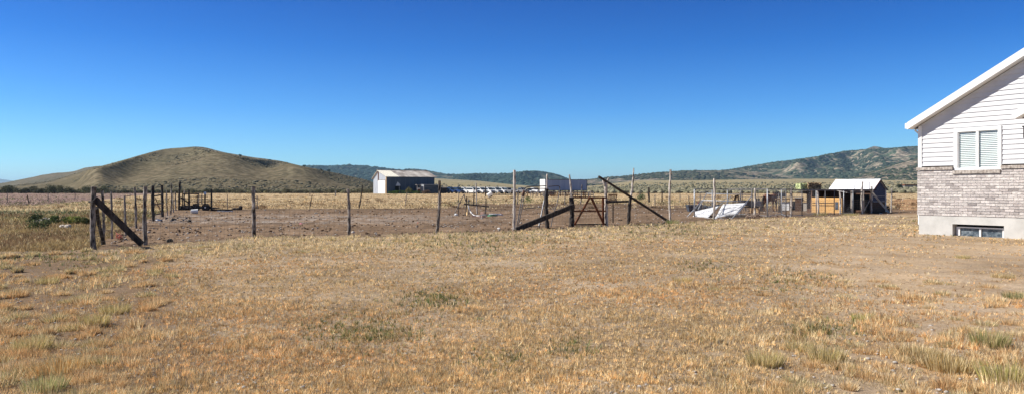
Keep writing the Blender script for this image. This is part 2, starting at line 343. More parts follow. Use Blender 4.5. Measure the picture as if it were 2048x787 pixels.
# ------------------------------------------------------------------ hills
def hill_mat(name, base, light, dark, patch_scale, lo, hi, dot_scale, dot=.5, dlo=.42, dhi=.6):
    m = bpy.data.materials.new(name); m.use_nodes = True; t = m.node_tree; L = t.links; b = t.nodes['Principled BSDF']
    b.inputs['Roughness'].default_value = 1; b.inputs['Specular IOR Level'].default_value = 0
    tcn = t.nodes.new('ShaderNodeTexCoord')
    def noise(sc, det=8, ro=.65, dis=0):
        n = t.nodes.new('ShaderNodeTexNoise'); n.inputs['Scale'].default_value = sc; n.inputs['Detail'].default_value = det; n.inputs['Roughness'].default_value = ro; n.inputs['Distortion'].default_value = dis
        L.new(tcn.outputs['Object'], n.inputs[0]); return n.outputs[0]
    def ramp(src, p0, c0, p1, c1):
        r = t.nodes.new('ShaderNodeValToRGB'); e = r.color_ramp.elements; e[0].position = p0; e[1].position = p1; e[0].color = (*c0, 1); e[1].color = (*c1, 1); L.new(src, r.inputs[0]); return r.outputs[0]
    def mix(fac, a, bb, mode='MIX'):
        x = t.nodes.new('ShaderNodeMix'); x.data_type = 'RGBA'; x.blend_type = mode
        if isinstance(fac, (int, float)): x.inputs[0].default_value = fac
        else: L.new(fac, x.inputs[0])
        L.new(a, x.inputs[6]); L.new(bb, x.inputs[7]); return x.outputs[2]
    c = ramp(noise(patch_scale * .6), .38, base, .62, light)
    msk = ramp(noise(patch_scale * 2.2, 10, .72, .3), lo, (0, 0, 0), hi, (1, 1, 1))
    dk = ramp(noise(patch_scale * 9), .35, dark, .7, tuple(v * 1.5 for v in dark))
    c = mix(msk, c, dk)
    d = ramp(noise(dot_scale, 3, .6), dlo, (1 - dot,) * 3, dhi, (1 + dot * .5,) * 3)
    c = mix(1.0, c, d, 'MULTIPLY'); L.new(c, b.inputs['Base Color'])
    bp = t.nodes.new('ShaderNodeBump'); bp.inputs['Strength'].default_value = 1; bp.inputs['Distance'].default_value = 1.2
    L.new(noise(dot_scale, 3, .6), bp.inputs['Height']); L.new(bp.outputs[0], b.inputs['Normal']); return m
def hill(name, prof, Dr, Df, m, label, amp=.12, gs=180, seed=0, pw=1.25, spurs=(), foot=None, rough=1.0, rows=110, step=4, fz=-3):
    pxs = np.arange(prof[0][0], prof[-1][0] + 1, step, float)
    py = np.interp(pxs, [p[0] for p in prof], [p[1] for p in prof])
    k = np.ones(9) / 9; pys = np.convolve(np.pad(py, 4, 'edge'), k, 'valid')
    t = np.concatenate([np.linspace(0, 1, rows), 1 + np.linspace(0, 1, 26)[1:]])
    T, PX = np.meshgrid(t, pxs, indexing='ij'); PY = np.broadcast_to(pys, T.shape)
    Dd = np.where(T <= 1, Df + (Dr - Df) * T, Dr + (T - 1) * Dr * .45)
    Xh = (PX - CX) / F * Dd; zr = EYE + (HZ - PY) / F * Dr
    z0 = (gz(Xh, np.minimum(Dd, 3000)) if fz is None else 0) + (fz or 0)
    s = np.where(T <= 1, np.sin(np.clip(T, 0, 1) * math.pi / 2) ** pw, np.cos((T - 1) * math.pi / 2) ** 1.5)
    H = zr - z0
    n = 1 - 2 * np.abs(fbm(Xh, Dd * .6, gs, 4, 60 + seed) - .5)
    n2 = fbm(Xh, Dd, gs * .12, 4, 90 + seed) - .5
    env = np.clip(T, 0, 1) * np.clip(1.12 - T, 0.0, 1) * 3.6
    Zh = z0 + H * s + env * H * amp * (n - .8) * 2 + n2 * np.minimum(H, 120) * .05 * rough * np.clip(T * 4, 0, 1)
    for (xa, ta, xb, tb, wd, hh) in spurs:
        # distance to a line in (px, t*scale)
        sx_ = 400.0
        ax, ay, bx_, by = xa, ta * sx_, xb, tb * sx_
        q = np.clip(((PX - ax) * (bx_ - ax) + (T * sx_ - ay) * (by - ay)) / ((bx_ - ax) ** 2 + (by - ay) ** 2), 0, 1)
        d = np.hypot(PX - (ax + q * (bx_ - ax)), T * sx_ - (ay + q * (by - ay)))
        Zh += hh * np.exp(-(d / wd) ** 2) * np.clip(T * 5, 0, 1) * np.clip((1.05 - T) * 6, 0, 1)
    # never rise above the skyline given by the profile
    ang = (Zh - EYE) / Dd; lim = (HZ - PY) / F
    Zh = np.where((T < 1) & (ang > lim), EYE + lim * Dd - 1, Zh)
    nr, nc = T.shape; v = np.stack([Xh, Dd, Zh], -1).reshape(-1, 3)
    i = np.arange(nr - 1)[:, None] * nc; j = np.arange(nc - 1)[None, :]
    f = np.stack([i + j, i + j + 1, i + nc + j + 1, i + nc + j], -1).reshape(-1, 4)
    o = npmesh(name, v, f, m, None, 4, True); tag(o, label, None, None, 'structure'); HG[label] = (v.reshape(nr, nc, 3)); return o
HG = {}
olive = hill_mat('sage_hill', (.125, .106, .066), (.205, .165, .112), (.115, .10, .064), .0045, .42, .60, .22, .40)
blueh = hill_mat('far_range', (.16, .17, .19), (.22, .22, .23), (.10, .12, .12), .001, .45, .6, .01, .3)
brushh = hill_mat('brushy_hill', (.22, .18, .13), (.34, .285, .21), (.045, .065, .040), .010, .47, .53, .06, .5)
darkh = hill_mat('wooded_hill', (.13, .12, .09), (.24, .21, .15), (.022, .040, .030), .008, .42, .50, .05, .5)
greyh = hill_mat('dry_grey_hill', (.20, .16, .12), (.29, .235, .175), (.05, .06, .038), .010, .48, .56, .08, .5)
hill('hill', [(-900, 400), (-500, 385), (-100, 378), (0, 374), (100, 362), (195, 334), (230, 325), (280, 310), (320, 299), (345, 296), (380, 295), (410, 298), (450, 306), (505, 317), (560, 322), (600, 331), (650, 341), (700, 352), (735, 360), (760, 370), (800, 383), (860, 392)], 1350, 330, olive,
     'rounded sage covered hill on the left', .045, 260, 1, 1.15, rough=.25, spurs=[(405, .95, 330, .5, 30, 20), (330, .5, 195, .16, 30, 16), (490, .85, 450, .35, 60, 16), (355, .85, 245, .38, 30, -20), (640, .6, 600, .25, 50, 9), (565, .75, 540, .35, 25, -8)], rows=150, step=3)
hill('hill', [(-1000, 372), (-300, 374), (-60, 371), (0, 367), (30, 361), (60, 355), (100, 347), (140, 345), (175, 334), (200, 331), (240, 332), (300, 345), (420, 370), (500, 385)], 2300, 1500, olive, 'low brown ridge behind the left hill', .12, 240, 2)
hill('hill', [(-1500, 350), (-600, 352), (-200, 349), (-40, 355), (0, 357), (24, 361), (60, 368), (140, 380)], 14000, 9000, blueh, 'distant blue mountains at the far left', .1, 1500, 3, step=6)
hill('hill', [(420, 372), (520, 345), (590, 334), (640, 333), (700, 332), (735, 333), (760, 337), (790, 341), (820, 343), (880, 350), (940, 366), (1000, 380)], 5200, 3000, darkh, 'dark wooded ridge behind the barn', .14, 500, 4)
hill('hill', [(720, 372), (780, 350), (803, 340), (830, 338), (880, 347), (905, 350), (925, 351), (948, 348), (975, 349), (1010, 348), (1030, 347), (1050, 344), (1070, 343), (1095, 346), (1115, 350), (1135, 358), (1150, 361), (1190, 372), (1240, 380)], 4800, 2600, darkh, 'green brushy hills behind the parked vans', .16, 420, 5, spurs=[(1070, .95, 1040, .3, 26, 40), (960, .9, 930, .35, 22, 30)])
hill('hill', [(1080, 376), (1130, 362), (1180, 360), (1200, 357), (1240, 354), (1300, 347), (1340, 344), (1380, 342), (1420, 342), (1470, 341), (1520, 344), (1580, 356), (1640, 372)], 3600, 2100, greyh, 'low grey hills in the middle distance', .14, 260, 6, fz=10)
hill('hill', [(1290, 372), (1400, 349), (1440, 343), (1470, 339), (1500, 333), (1550, 325), (1600, 319), (1640, 313), (1665, 308), (1690, 303), (1715, 301), (1740, 298), (1760, 300), (1800, 296), (1838, 293), (2000, 286), (2300, 290), (2900, 310)], 4600, 2500, brushh, 'long brush covered mountain on the right', .20, 420, 7, spurs=[(1745, .97, 1600, .35, 22, 45), (1745, .97, 1800, .45, 18, 35), (1690, .75, 1720, .3, 22, -45), (1500, .9, 1440, .3, 26, 28)], rows=150, step=3, fz=20)
hill('hill', [(1640, 372), (1700, 358), (1740, 346), (1770, 337), (1800, 326), (1838, 316), (1900, 308), (2000, 300), (2300, 296), (2900, 320)], 2700, 1900, greyh, 'tan brush dotted spur in front of the right mountain', .14, 200, 8, fz=18)

# ------------------------------------------------------------------ brush
def ico(sub=1):
    import bmesh
    b = bmesh.new(); bmesh.ops.create_icosphere(b, subdivisions=sub, radius=1); v = np.array([x.co[:] for x in b.verts]); f = np.array([[q.index for q in p.verts] for p in b.faces]); b.free(); return v, f
def blobs(name, P, S, C, m, sub=2, seed=0, jit=.3, flat=.75):
    r2 = np.random.default_rng(seed); v, f = ico(sub); n = len(P); nv = len(v)
    J = 1 + r2.uniform(-jit, jit, (n, nv, 1)); VV = v[None] * J * S[:, None, None] * np.array([1.15, 1.15, flat]) ; VV[..., 2] += S[:, None] * flat * .6
    VV = VV + P[:, None]; FF = f[None] + (np.arange(n) * nv)[:, None, None]
    CC = np.repeat(C[:, None], nv, 1) * (1 + r2.uniform(-.25, .25, (n, nv, 1)))
    return npmesh(name, VV.reshape(-1, 3), FF.reshape(-1, 3), m, CC.reshape(-1, 3))
def sage_field(name, n, pxr, Dr, label, seed, thr=.35, cols=((.30, .275, .19), (.15, .145, .09))):
    r2 = np.random.default_rng(seed)
    px = r2.uniform(*pxr, n); D = 1 / r2.uniform(1 / Dr[1], 1 / Dr[0], n); D = D * r2.uniform(.95, 1.05, n)
    x = (px - CX) / F * D; keep = fbm(x, D, 14, 3, 70) > thr; x, D = x[keep], D[keep]
    S = r2.uniform(.35, .85, len(x)) * (1 + D / 1500); P = np.stack([x, D, gz(x, D)], -1)
    q = r2.random((len(x), 1)); C = np.array(cols[0]) * q + np.array(cols[1]) * (1 - q)
    o = blobs(name, P, S, C, M['leaf'], 2, seed); tag(o, label, 'brush', None, 'stuff'); return o
sage_field('sagebrush', 8500, (1160, 2300), (285, 1500), 'grey green sagebrush covering the plain at right', 3)
sage_field('sagebrush', 3200, (-300, 760), (300, 520), 'grey green sagebrush at the foot of the left hill', 4, .3, ((.17, .16, .09), (.08, .085, .045)))
sage_field('sagebrush', 700, (870, 1180), (330, 1200), 'sparse sagebrush behind the parked vans', 5, .45)

def hill_brush(lab, n, tr, sr, cols, label, seed, thr=.5, cl=150, pxr=(-400, 2400), flat=.6):
    r2 = np.random.default_rng(seed); v = HG[lab]; nr, nc, _ = v.shape; rows = nr - 25
    t = r2.uniform(tr[0], tr[1], n) * (rows - 1); c = r2.uniform(0, nc - 1.01, n); i0 = np.floor(t).astype(int); j0 = np.floor(c).astype(int); a = (t - i0)[:, None]; b = (c - j0)[:, None]
    P = (v[i0, j0] * (1 - a) + v[i0 + 1, j0] * a) * (1 - b) + (v[i0, j0 + 1] * (1 - a) + v[i0 + 1, j0 + 1] * a) * b
    px = CX + F * P[:, 0] / P[:, 1]; k = (fbm(P[:, 0], P[:, 1] * .6, cl, 4, seed) > thr) & (px > pxr[0]) & (px < pxr[1]); P = P[k]
    q = r2.random((len(P), 1)); C_ = np.array(cols[0]) * q + np.array(cols[1]) * (1 - q); S_ = r2.uniform(sr[0], sr[1], len(P)) * (.6 + .8 * r2.random(len(P)) ** 2)
    P[:, 2] -= S_ * .35
    o = blobs('brush', P, S_, C_, M['leaf'], 1, seed, .35, flat); tag(o, label, 'brush', None, 'stuff')
LH, RH, GH, SH, DH, BH = 'rounded sage covered hill on the left', 'long brush covered mountain on the right', 'low grey hills in the middle distance', 'tan brush dotted spur in front of the right mountain', 'dark wooded ridge behind the barn', 'green brushy hills behind the parked vans'
hill_brush(LH, 42000, (.0, .9), (.55, 1.15), ((.225, .20, .14), (.13, .116, .075)), 'sagebrush scattered over the left hill', 401, .44, 150, (-300, 800), .5)
hill_brush(RH, 42000, (.02, .99), (4, 9), ((.042, .064, .042), (.078, .092, .060)), 'dark oak brush covering the right mountain', 402, .53, 95, (1200, 2300))
hill_brush(SH, 7000, (.1, .98), (3, 7), ((.035, .052, .030), (.09, .095, .055)), 'brush clumps dotted over the tan spur', 403, .50, 120, (1500, 2300))
hill_brush(GH, 8000, (.1, .98), (3.5, 8), ((.045, .058, .038), (.10, .10, .065)), 'brush clumps on the low grey hills', 404, .54, 200, (1000, 1700))
hill_brush(BH, 14000, (.1, .99), (5, 10), ((.035, .062, .050), (.06, .08, .06)), 'dark brush on the hills behind the vans', 405, .54, 200, (700, 1250))
hill_brush(DH, 7000, (.1, .99), (8, 15), ((.030, .055, .048), (.045, .07, .055)), 'dark woods on the ridge behind the barn', 406, .38, 300, (400, 1000))
vt = HG[LH]; tpts = []
for px, t in ((398, .99), (404, .965), (411, .93), (418, .90), (428, .87), (440, .845), (456, .83), (476, .82)):
    r_ = vt[int(t * 149)]; xs = CX + F * r_[:, 0] / r_[:, 1]; k = int(np.argmin(np.abs(xs - px))); tpts.append(Vector(r_[k]) + Vector((0, 0, .4)))
tm_ = MB(); tl = [p + Vector((-1.3, -.6, 0)) for p in tpts] + [p + Vector((1.3, .6, .0)) for p in tpts]; nn = len(tpts)
tm_.add(tl, [(k, k + 1, nn + k + 1, nn + k) for k in range(nn - 1)]); tag(tm_.build('trail', mat('pale_trail_dirt', (.36, .30, .22), (.44, .37, .28), .3)), 'pale dirt trail down from the hill summit', None, None, 'structure')
def shrub_mesh(name, seed, h, wd, col, nleaf=900, ls=.10):
    r2 = np.random.default_rng(seed); nb = 7
    cen = np.stack([r2.uniform(-.5, .5, nb) * wd, r2.uniform(-.5, .5, nb) * wd, r2.uniform(.35, .8, nb) * h], -1); rad_ = r2.uniform(.22, .42, nb) * wd
    k = r2.integers(0, nb, nleaf); d = r2.normal(size=(nleaf, 3)); d /= np.linalg.norm(d, axis=1)[:, None]
    p = cen[k] + d * (rad_[k] * r2.uniform(.5, 1.05, nleaf))[:, None]; p[:, 2] = np.clip(p[:, 2], .02, h * 1.1)
    a = r2.normal(size=(nleaf, 3)); a /= np.linalg.norm(a, axis=1)[:, None]; b = np.cross(a, r2.normal(size=(nleaf, 3))); b /= np.linalg.norm(b, axis=1)[:, None]
    s = ls * r2.uniform(.6, 1.4, (nleaf, 1)); v = np.stack([p - a * s, p + a * s * .6 + b * s * .7, p + a * s * .3 - b * s * .8], 1).reshape(-1, 3)
    c = np.array(col) * r2.uniform(.5, 1.5, (nleaf, 1)); c = np.repeat(c, 3, 0)
    o = npmesh(name, v, np.arange(nleaf * 3).reshape(-1, 3), M['leaf'], c)
    return o
shr = []
for k, (h, wd, c) in enumerate([(2.1, 2.6, (.12, .125, .075)), (1.5, 2.2, (.11, .11, .068)), (1.5, 2.4, (.19, .18, .115)), (1.9, 2.6, (.105, .11, .065)), (1.2, 1.9, (.22, .205, .14))]):
    f = shrub_mesh('foliage', 200 + k, h, wd, c, 1100, .12)
    t = thing('dark_shrub', 'dark leafy shrub in the brush row at the foot of the hill', 'shrub', (0, 0, 0)); f.parent = t
    st = MB()
    for q in range(4): st.tube([(random.uniform(-.1, .1), random.uniform(-.1, .1), -.1), (random.uniform(-.5, .5), random.uniform(-.5, .5), h * .6)], [.05, .02], 5)
    st.build('stem', 'dark_wood', t, local=True); shr.append(t)
r1 = random.Random(5); used = set()
pxp = -40
while pxp < 745:
    kind = r1.choice([0, 1, 3, 0, 3]) if pxp < 215 else r1.choice([2, 4, 1, 2, 4])
    src = shr[kind]; o = src if kind not in used else copy_tree(src); used.add(kind)
    D = r1.uniform(262, 292) if pxp < 215 else r1.uniform(275, 300)
    o.location = onG(pxp, D); o.rotation_euler.z = r1.uniform(0, 6.28)
    s = r1.uniform(1.15, 1.6) if pxp < 215 else r1.uniform(.7, 1.15); o.scale = (s * 1.1, s, s)
    if kind in (0, 1, 3): o['label'] = 'dark green shrub in the row of brush below the left hill'; o['group'] = 'dark shrubs below the left hill'
    else: o['label'] = 'grey green sage shrub in the row of brush below the left hill'; o['group'] = 'sage shrubs below the left hill'
    pxp += r1.uniform(9, 22) if pxp < 215 else r1.uniform(7, 13)
def juniper(px, D, h, z, label):
    p = Vector(((px - CX) / F * D, D, z)); t = thing('juniper_tree', label, 'tree', p - Vector((0, 0, h * .15)))
    c = shrub_mesh('crown', int(px), h, h * .8, (.035, .05, .028), 700, h * .07); c.parent = t
    MB().tube([(0, 0, -1), (0, 0, h * .5)], [.2 * h / 4, .08], 6).build('trunk', 'dark_wood', t, local=True); return t
def hz_at(label, px, t):
    v = HG[label]; r_ = int(t * 149); k = np.argmin(np.abs(CX + F * v[r_, :, 0] / v[r_, :, 1] - px)); return v[r_, k]
for px, t, h, lb in ((479, .86, 4.5, 'lone dark juniper on the upper right slope of the hill'), (539, .95, 3.5, 'small dark juniper on the hill crest right of the summit'), (608, .93, 4.5, 'dark juniper on the descending hill shoulder'), (642, .96, 3.5, 'leftmost of two dark junipers low on the hill crest'), (658, .96, 5.5, 'larger juniper at the right end of the hill crest')):
    v = hz_at('rounded sage covered hill on the left', px, t); juniper(CX + F * v[0] / v[1], v[1], h, v[2], lb)
p = onG(1799.6, 620); juniper(1799.6, 620, 4.2, p.z, 'round green tree standing on the plain left of the house')

# ------------------------------------------------------------------ grass
def blades(name, n, pxr, pyr, label, seed, mode, pw=1.0, K=1):
    r2 = np.random.default_rng(seed); n = n // K
    px = r2.uniform(*pxr, n); u = r2.random(n) ** pw; py = pyr[0] + (pyr[1] - pyr[0]) * u
    y = EYE * F / (py - HZ); x = (px - CX) / F * y
    px, py, D, dirt, yard, left, pink, brownf, gold = zones(x, y)
    nC = fbm(x, y, .55, 3, 31); nB = fbm(x, y, 1.9, 3, 32); nL = fbm(x, y, 6, 2, 33); q = r2.random(n)
    S = lambda *c: np.array(c)[None]
    straw, gld, orn, olv, grn, gry = S(.99, .80, .47), S(.94, .67, .34), S(.87, .53, .24), S(.40, .35, .15), S(.16, .22, .08), S(.60, .52, .41)
    yb = np.interp(px, YBX, YBY)
    if mode == 'yard':
        strip = ss(50, 12, py - yb) * ss(190, 260, px)
        leftr = ss(430, 200, px - (py - 500) * .25); rightr = ss(1350, 1600, px) * ss(560, 640, py)
        reg = np.clip(strip * .55 + leftr + rightr * .9, 0, 1)
        nT = fbm(x, y, .42, 2, 37); tuft = ss(.52, .66, nT) * ss(.40, .52, nB)
        h = (.018 + .026 * q) + (reg * tuft) * (.02 + .06 * q) + strip * .05 * q + .022 * ss(.5, .7, nC)
        bare = ss(1480, 1850, px) * ss(450, 540, py) * .72 + .38 * ss(.50, .62, fbm(x, y, .5, 4, 9)) + .15 * ss(.5, .7, nB)
        keep = (yard > .5) & ((r2.random(n) > np.clip(bare, 0, .93)) | (tuft * reg > .3))
        keep &= ~(((x - 15) * .53 - (y - 28.5) * .848 > -.02) & ((x - 15) * .848 + (y - 28.5) * .53 > -.08))
        keep &= ~((leftr > .5) & (r2.random(n) < .5 * ss(.42, .56, fbm(x, y, .9, 3, 71)) + .3)); keep &= ~((px > 1350) & (r2.random(n) < .75 * ss(.50, .58, fbm(x, y, 1.3, 4, 72)) * ss(1350, 1750, px)))
        w0 = ss(.36, .64, .45 * nL + .35 * nB + .2 * nC)[:, None]
        c = orn * (1 - w0) + gld * w0
        c = np.where((r2.random(n) < .24)[:, None], straw, c); c = np.where((r2.random(n) < .12)[:, None], gry, c)
        ol = (tuft * reg * .6 * ss(.4, .6, nL))[:, None]; c = np.where(r2.random((n, 1)) < ol * .6, olv, c); c = np.where(r2.random((n, 1)) < (tuft * reg * .45)[:, None], straw, c)
        c = np.where(r2.random((n, 1)) < (strip * .85)[:, None], straw * .95, c)
        gp = np.zeros(n)
        for gx, gy, gr_, ga in ((860, 600, 60, .6), (740, 665, 90, .5), (1140, 700, 45, .4), (1420, 532, 40, .5), (950, 470, 130, .30), (1330, 445, 90, .4), (1650, 660, 60, .5), (1580, 560, 70, .3), (120, 510, 90, .6), (1900, 462, 50, .6), (1000, 720, 60, .2)):
            gp = np.maximum(gp, ga * np.exp(-(((px - gx) / gr_) ** 2 + ((py - gy) / (gr_ * .3)) ** 2)))
        gs = r2.random(n) < gp; c = np.where(gs[:, None], np.where((r2.random(n) < .5)[:, None], grn, olv), c); h = h + gs * .02
    elif mode == 'gold':
        keep = (gold > .5) | ((pink > .5) & (r2.random(n) < .8)) | ((brownf > .5) & (r2.random(n) < .08))
        h = (.06 + .17 * q * (.4 + nC)) * np.interp(D, [60, 200], [1, .6])
        rd = ss(.52, .66, fbm(x, y * .5, 6, 3, 21))[:, None]
        c = (straw * (1 - rd * .5) + gld * rd * .5) * np.array((.80, .78, .80)); c = np.where(r2.random((n, 1)) < .16 * rd + .05, S(.22, .14, .08), c)
        c = np.where((pink > .5)[:, None], S(.46, .33, .28) * (.8 + .4 * q[:, None]), c); h = np.where(pink > .5, h * 1.3, h)
        grs = ss(.6, .7, fbm(x, y * .3, 16, 3, 26))[:, None] * .5; c = np.where(r2.random((n, 1)) < grs, S(.25, .26, .12), c)
    elif mode == 'left':
        keep = (left > .5)
        h = .05 + .12 * q * (.4 + nC) + .15 * ss(.55, .66, nC) * ss(450, 430, py)
        w0 = ss(.4, .65, nB)[:, None]; c = S(.40, .27, .155) * (1 - w0) + S(.56, .41, .20) * w0
        gg = (ss(.48, .64, fbm(x, y, 2.6, 3, 12)) * ss(480, 440, py))[:, None]
        c = np.where(r2.random((n, 1)) < gg * .35, S(.20, .22, .09), c)
        gs = (ss(6, 2, np.abs(py - 424.5 + nz_(x, y))) * ss(215, 130, px))[:, None]; c = np.where(r2.random((n, 1)) < gs * .7, S(.08, .14, .07), c)
        c = np.where(r2.random((n, 1)) < .12, straw, c)
        gl = (ss(424, 420, py))[:, None]; c = np.where(r2.random((n, 1)) < gl, straw, c)
    x, y, D, h, c, q = x[keep], y[keep], D[keep], h[keep], c[keep], q[keep]; n = len(x)
    if K > 1:
        gb_ = .42 + .86 * r2.random((n, 1)); c = c * gb_; h = h * r2.uniform(.6, 1.45, n)
        x, y, D, h, c, q = (np.repeat(v_, K, 0) for v_ in (x, y, D, h, c, q)); n = len(x); rad_ = (.010 + .0009 * D) * np.sqrt(r2.random(n)); aa = r2.uniform(0, 2 * np.pi, n)
        x = x + np.cos(aa) * rad_; y = y + np.sin(aa) * rad_; h = h * r2.uniform(.5, 1.15, n)
    zg = gz(x, y) + ss(80, 25, np.hypot(x, y)) * ((fbm(x, y, 1.2, 4, 50) - .5) * .05 + (fbm(x, y, 4.5, 2, 53) - .5) * .07) - .006
    hw = np.exp(-(((x - 16) / 3.5) ** 2 + ((y - 27) / 3.5) ** 2)); zg = zg * (1 - hw * .9)
    th = r2.uniform(0, 2 * np.pi, n); wd = np.maximum(.0035, D * .00042) * r2.uniform(.7, 1.3, n)
    la = r2.uniform(0, 2 * np.pi, n); lean = r2.uniform(.1, .75, n) * h
    bx_, by = np.cos(th) * wd, np.sin(th) * wd
    v = np.empty((n, 3, 3)); v[:, 0] = np.stack([x - bx_, y - by, zg], -1); v[:, 1] = np.stack([x + bx_, y + by, zg], -1)
    v[:, 2] = np.stack([x + np.cos(la) * lean, y + np.sin(la) * lean, zg + h], -1)
    c = c * (.62 + .6 * r2.random((n, 1))) * (.75 + .5 * vn(x * 9, y * 9, 3))[:, None]; c3 = np.repeat(c, 3, 0)
    o = npmesh(name, v.reshape(-1, 3), np.arange(n * 3).reshape(-1, 3), M['grass'], c3); tag(o, label, 'grass', None, 'stuff'); return o
blades('dry_grass', 1250000, (-450, 2500), (430, 860), 'short dry tan grass covering the yard', 1, 'yard', 1.05, 5)
blades('dry_grass', 200000, (-300, 2350), (386.6, 425), 'golden dry grass in the field beyond the corral', 2, 'gold', 1.0, 3)
blades('weeds', 110000, (-400, 420), (412, 505), 'mixed brown and green weeds left of the corral', 3, 'left', 1.0, 3)

def clumps(name, cen, label, seed):
    r2 = np.random.default_rng(seed); vs = []; cs = []
    for px, py, h, wd, n, pal in cen:
        D = EYE * F / (py - HZ); X0 = (px - CX) / F * D; z0 = float(gz(X0, D)) - .02
        a = r2.uniform(0, 2 * np.pi, n); rr = wd * np.sqrt(r2.random(n)) * .5; e = r2.uniform(.6, 1.5); x = X0 + np.cos(a) * rr * e; y = D + np.sin(a) * rr
        th = r2.uniform(0, 2 * np.pi, n); w_ = max(.0035, D * .00045) * r2.uniform(.7, 1.3, n); hh = h * r2.uniform(.3, 1.1, n) * (1 - .5 * (rr / (wd * .5)) ** 2); le = (.15 + .8 * rr / (wd * .5)) * hh * r2.uniform(.4, 1.2, n)
        v = np.empty((n, 3, 3)); zz = np.full(n, z0); v[:, 0] = np.stack([x - np.cos(th) * w_, y - np.sin(th) * w_, zz], -1); v[:, 1] = np.stack([x + np.cos(th) * w_, y + np.sin(th) * w_, zz], -1)
        a2 = a + r2.uniform(-.6, .6, n); v[:, 2] = np.stack([x + np.cos(a2) * le, y + np.sin(a2) * le, zz + hh], -1)
        P = np.array(pal); c = P[r2.integers(0, len(P), n)] * (.35 + .9 * r2.random((n, 1))); vs.append(v.reshape(-1, 3)); cs.append(np.repeat(c, 3, 0))
    v = np.concatenate(vs); o = npmesh(name, v, np.arange(len(v)).reshape(-1, 3), M['grass'], np.concatenate(cs)); tag(o, label, 'grass', None, 'stuff'); return o
rc = np.random.default_rng(77); cen = []
G1, G2, G3, G4 = (.96, .79, .50), (.90, .68, .38), (.82, .55, .28), (.46, .44, .21)
def pal_(k): return ([G1, G2, G3], [G1, G2, G4], [G3, G2, G3], [G1, G1, G2])[k]
for _ in range(330):
    py = 500 + 300 * rc.random() ** 1.2; px = rc.uniform(-250, 330 - (py - 500) * .35 + rc.uniform(0, 60)); cen.append((px, py, rc.uniform(.08, .20) * (1 - .4 * (py - 500) / 300), rc.uniform(.13, .38), 560, pal_(rc.integers(0, 3))))
for _ in range(230):
    px = rc.uniform(200, 1850); py = float(np.interp(px, YBX, YBY)) + rc.uniform(2, 30); cen.append((px, py, rc.uniform(.05, .15), rc.uniform(.2, .7), 200, pal_(3 if rc.random() < .6 else 1)))
for _ in range(210):
    py = 560 + 240 * rc.random(); px = rc.uniform(1420, 2250); cen.append((px, py, rc.uniform(.04, .13), rc.uniform(.10, .32), 420, pal_(rc.integers(0, 4))))
for _ in range(160):
    px = rc.uniform(350, 1900); py = rc.uniform(490, 780); cen.append((px, py, rc.uniform(.03, .07), rc.uniform(.12, .4), 160, pal_(rc.integers(0, 4))))
clumps('grass_clumps', cen, 'golden and olive clumps of longer dry grass in the yard', 5)
cen = []
for _ in range(800):
    px = rc.uniform(-250, 1900); py = rc.uniform(388, 417); 
    if px < 200 and py < 412: continue
    cen.append((px, py, rc.uniform(.15, .42), rc.uniform(.4, 1.6), 50, ([(.34, .22, .13), (.24, .16, .09)], [G1, G2])[rc.integers(0, 2)]))
clumps('grass_clumps', cen, 'darker and paler grass clumps in the golden field', 6)
def tuft(px, py, h, wd, label, col, n=500, seed=0):
    n = int(n * 1.1); wd = wd * .72; h = h * .9; r2 = np.random.default_rng(seed + int(px)); p = gnd(px, py)
    a = r2.uniform(0, 2 * np.pi, n); rr = wd * np.sqrt(r2.random(n)) * .45; x = np.cos(a) * rr; y = np.sin(a) * rr
    th = r2.uniform(0, 2 * np.pi, n); n = n; w_ = .0042 * r2.uniform(.7, 1.3, n); hh = h * .72 * r2.uniform(.35, 1.1, n); le = r2.uniform(.1, .7, n) * hh
    v = np.empty((n, 3, 3)); v[:, 0] = np.stack([x - np.cos(th) * w_, y - np.sin(th) * w_, x * 0 - .04], -1); v[:, 1] = np.stack([x + np.cos(th) * w_, y + np.sin(th) * w_, x * 0 - .04], -1)
    v[:, 2] = np.stack([x + np.cos(a) * le, y + np.sin(a) * le, hh], -1)
    k = r2.random((n, 1)); cc = np.where(k < .42, np.array(col) * 1.6, np.array((.84, .68, .38))) * r2.uniform(.35, 1.25, (n, 1))
    o = npmesh('grass_tuft', v.reshape(-1, 3), np.arange(n * 3).reshape(-1, 3), M['grass'], np.repeat(cc, 3, 0)); o.location = p
    return tag(o, label, 'grass tuft', 'grass tufts standing in the yard')
gnc, olc = (.22, .23, .08), (.38, .32, .13)
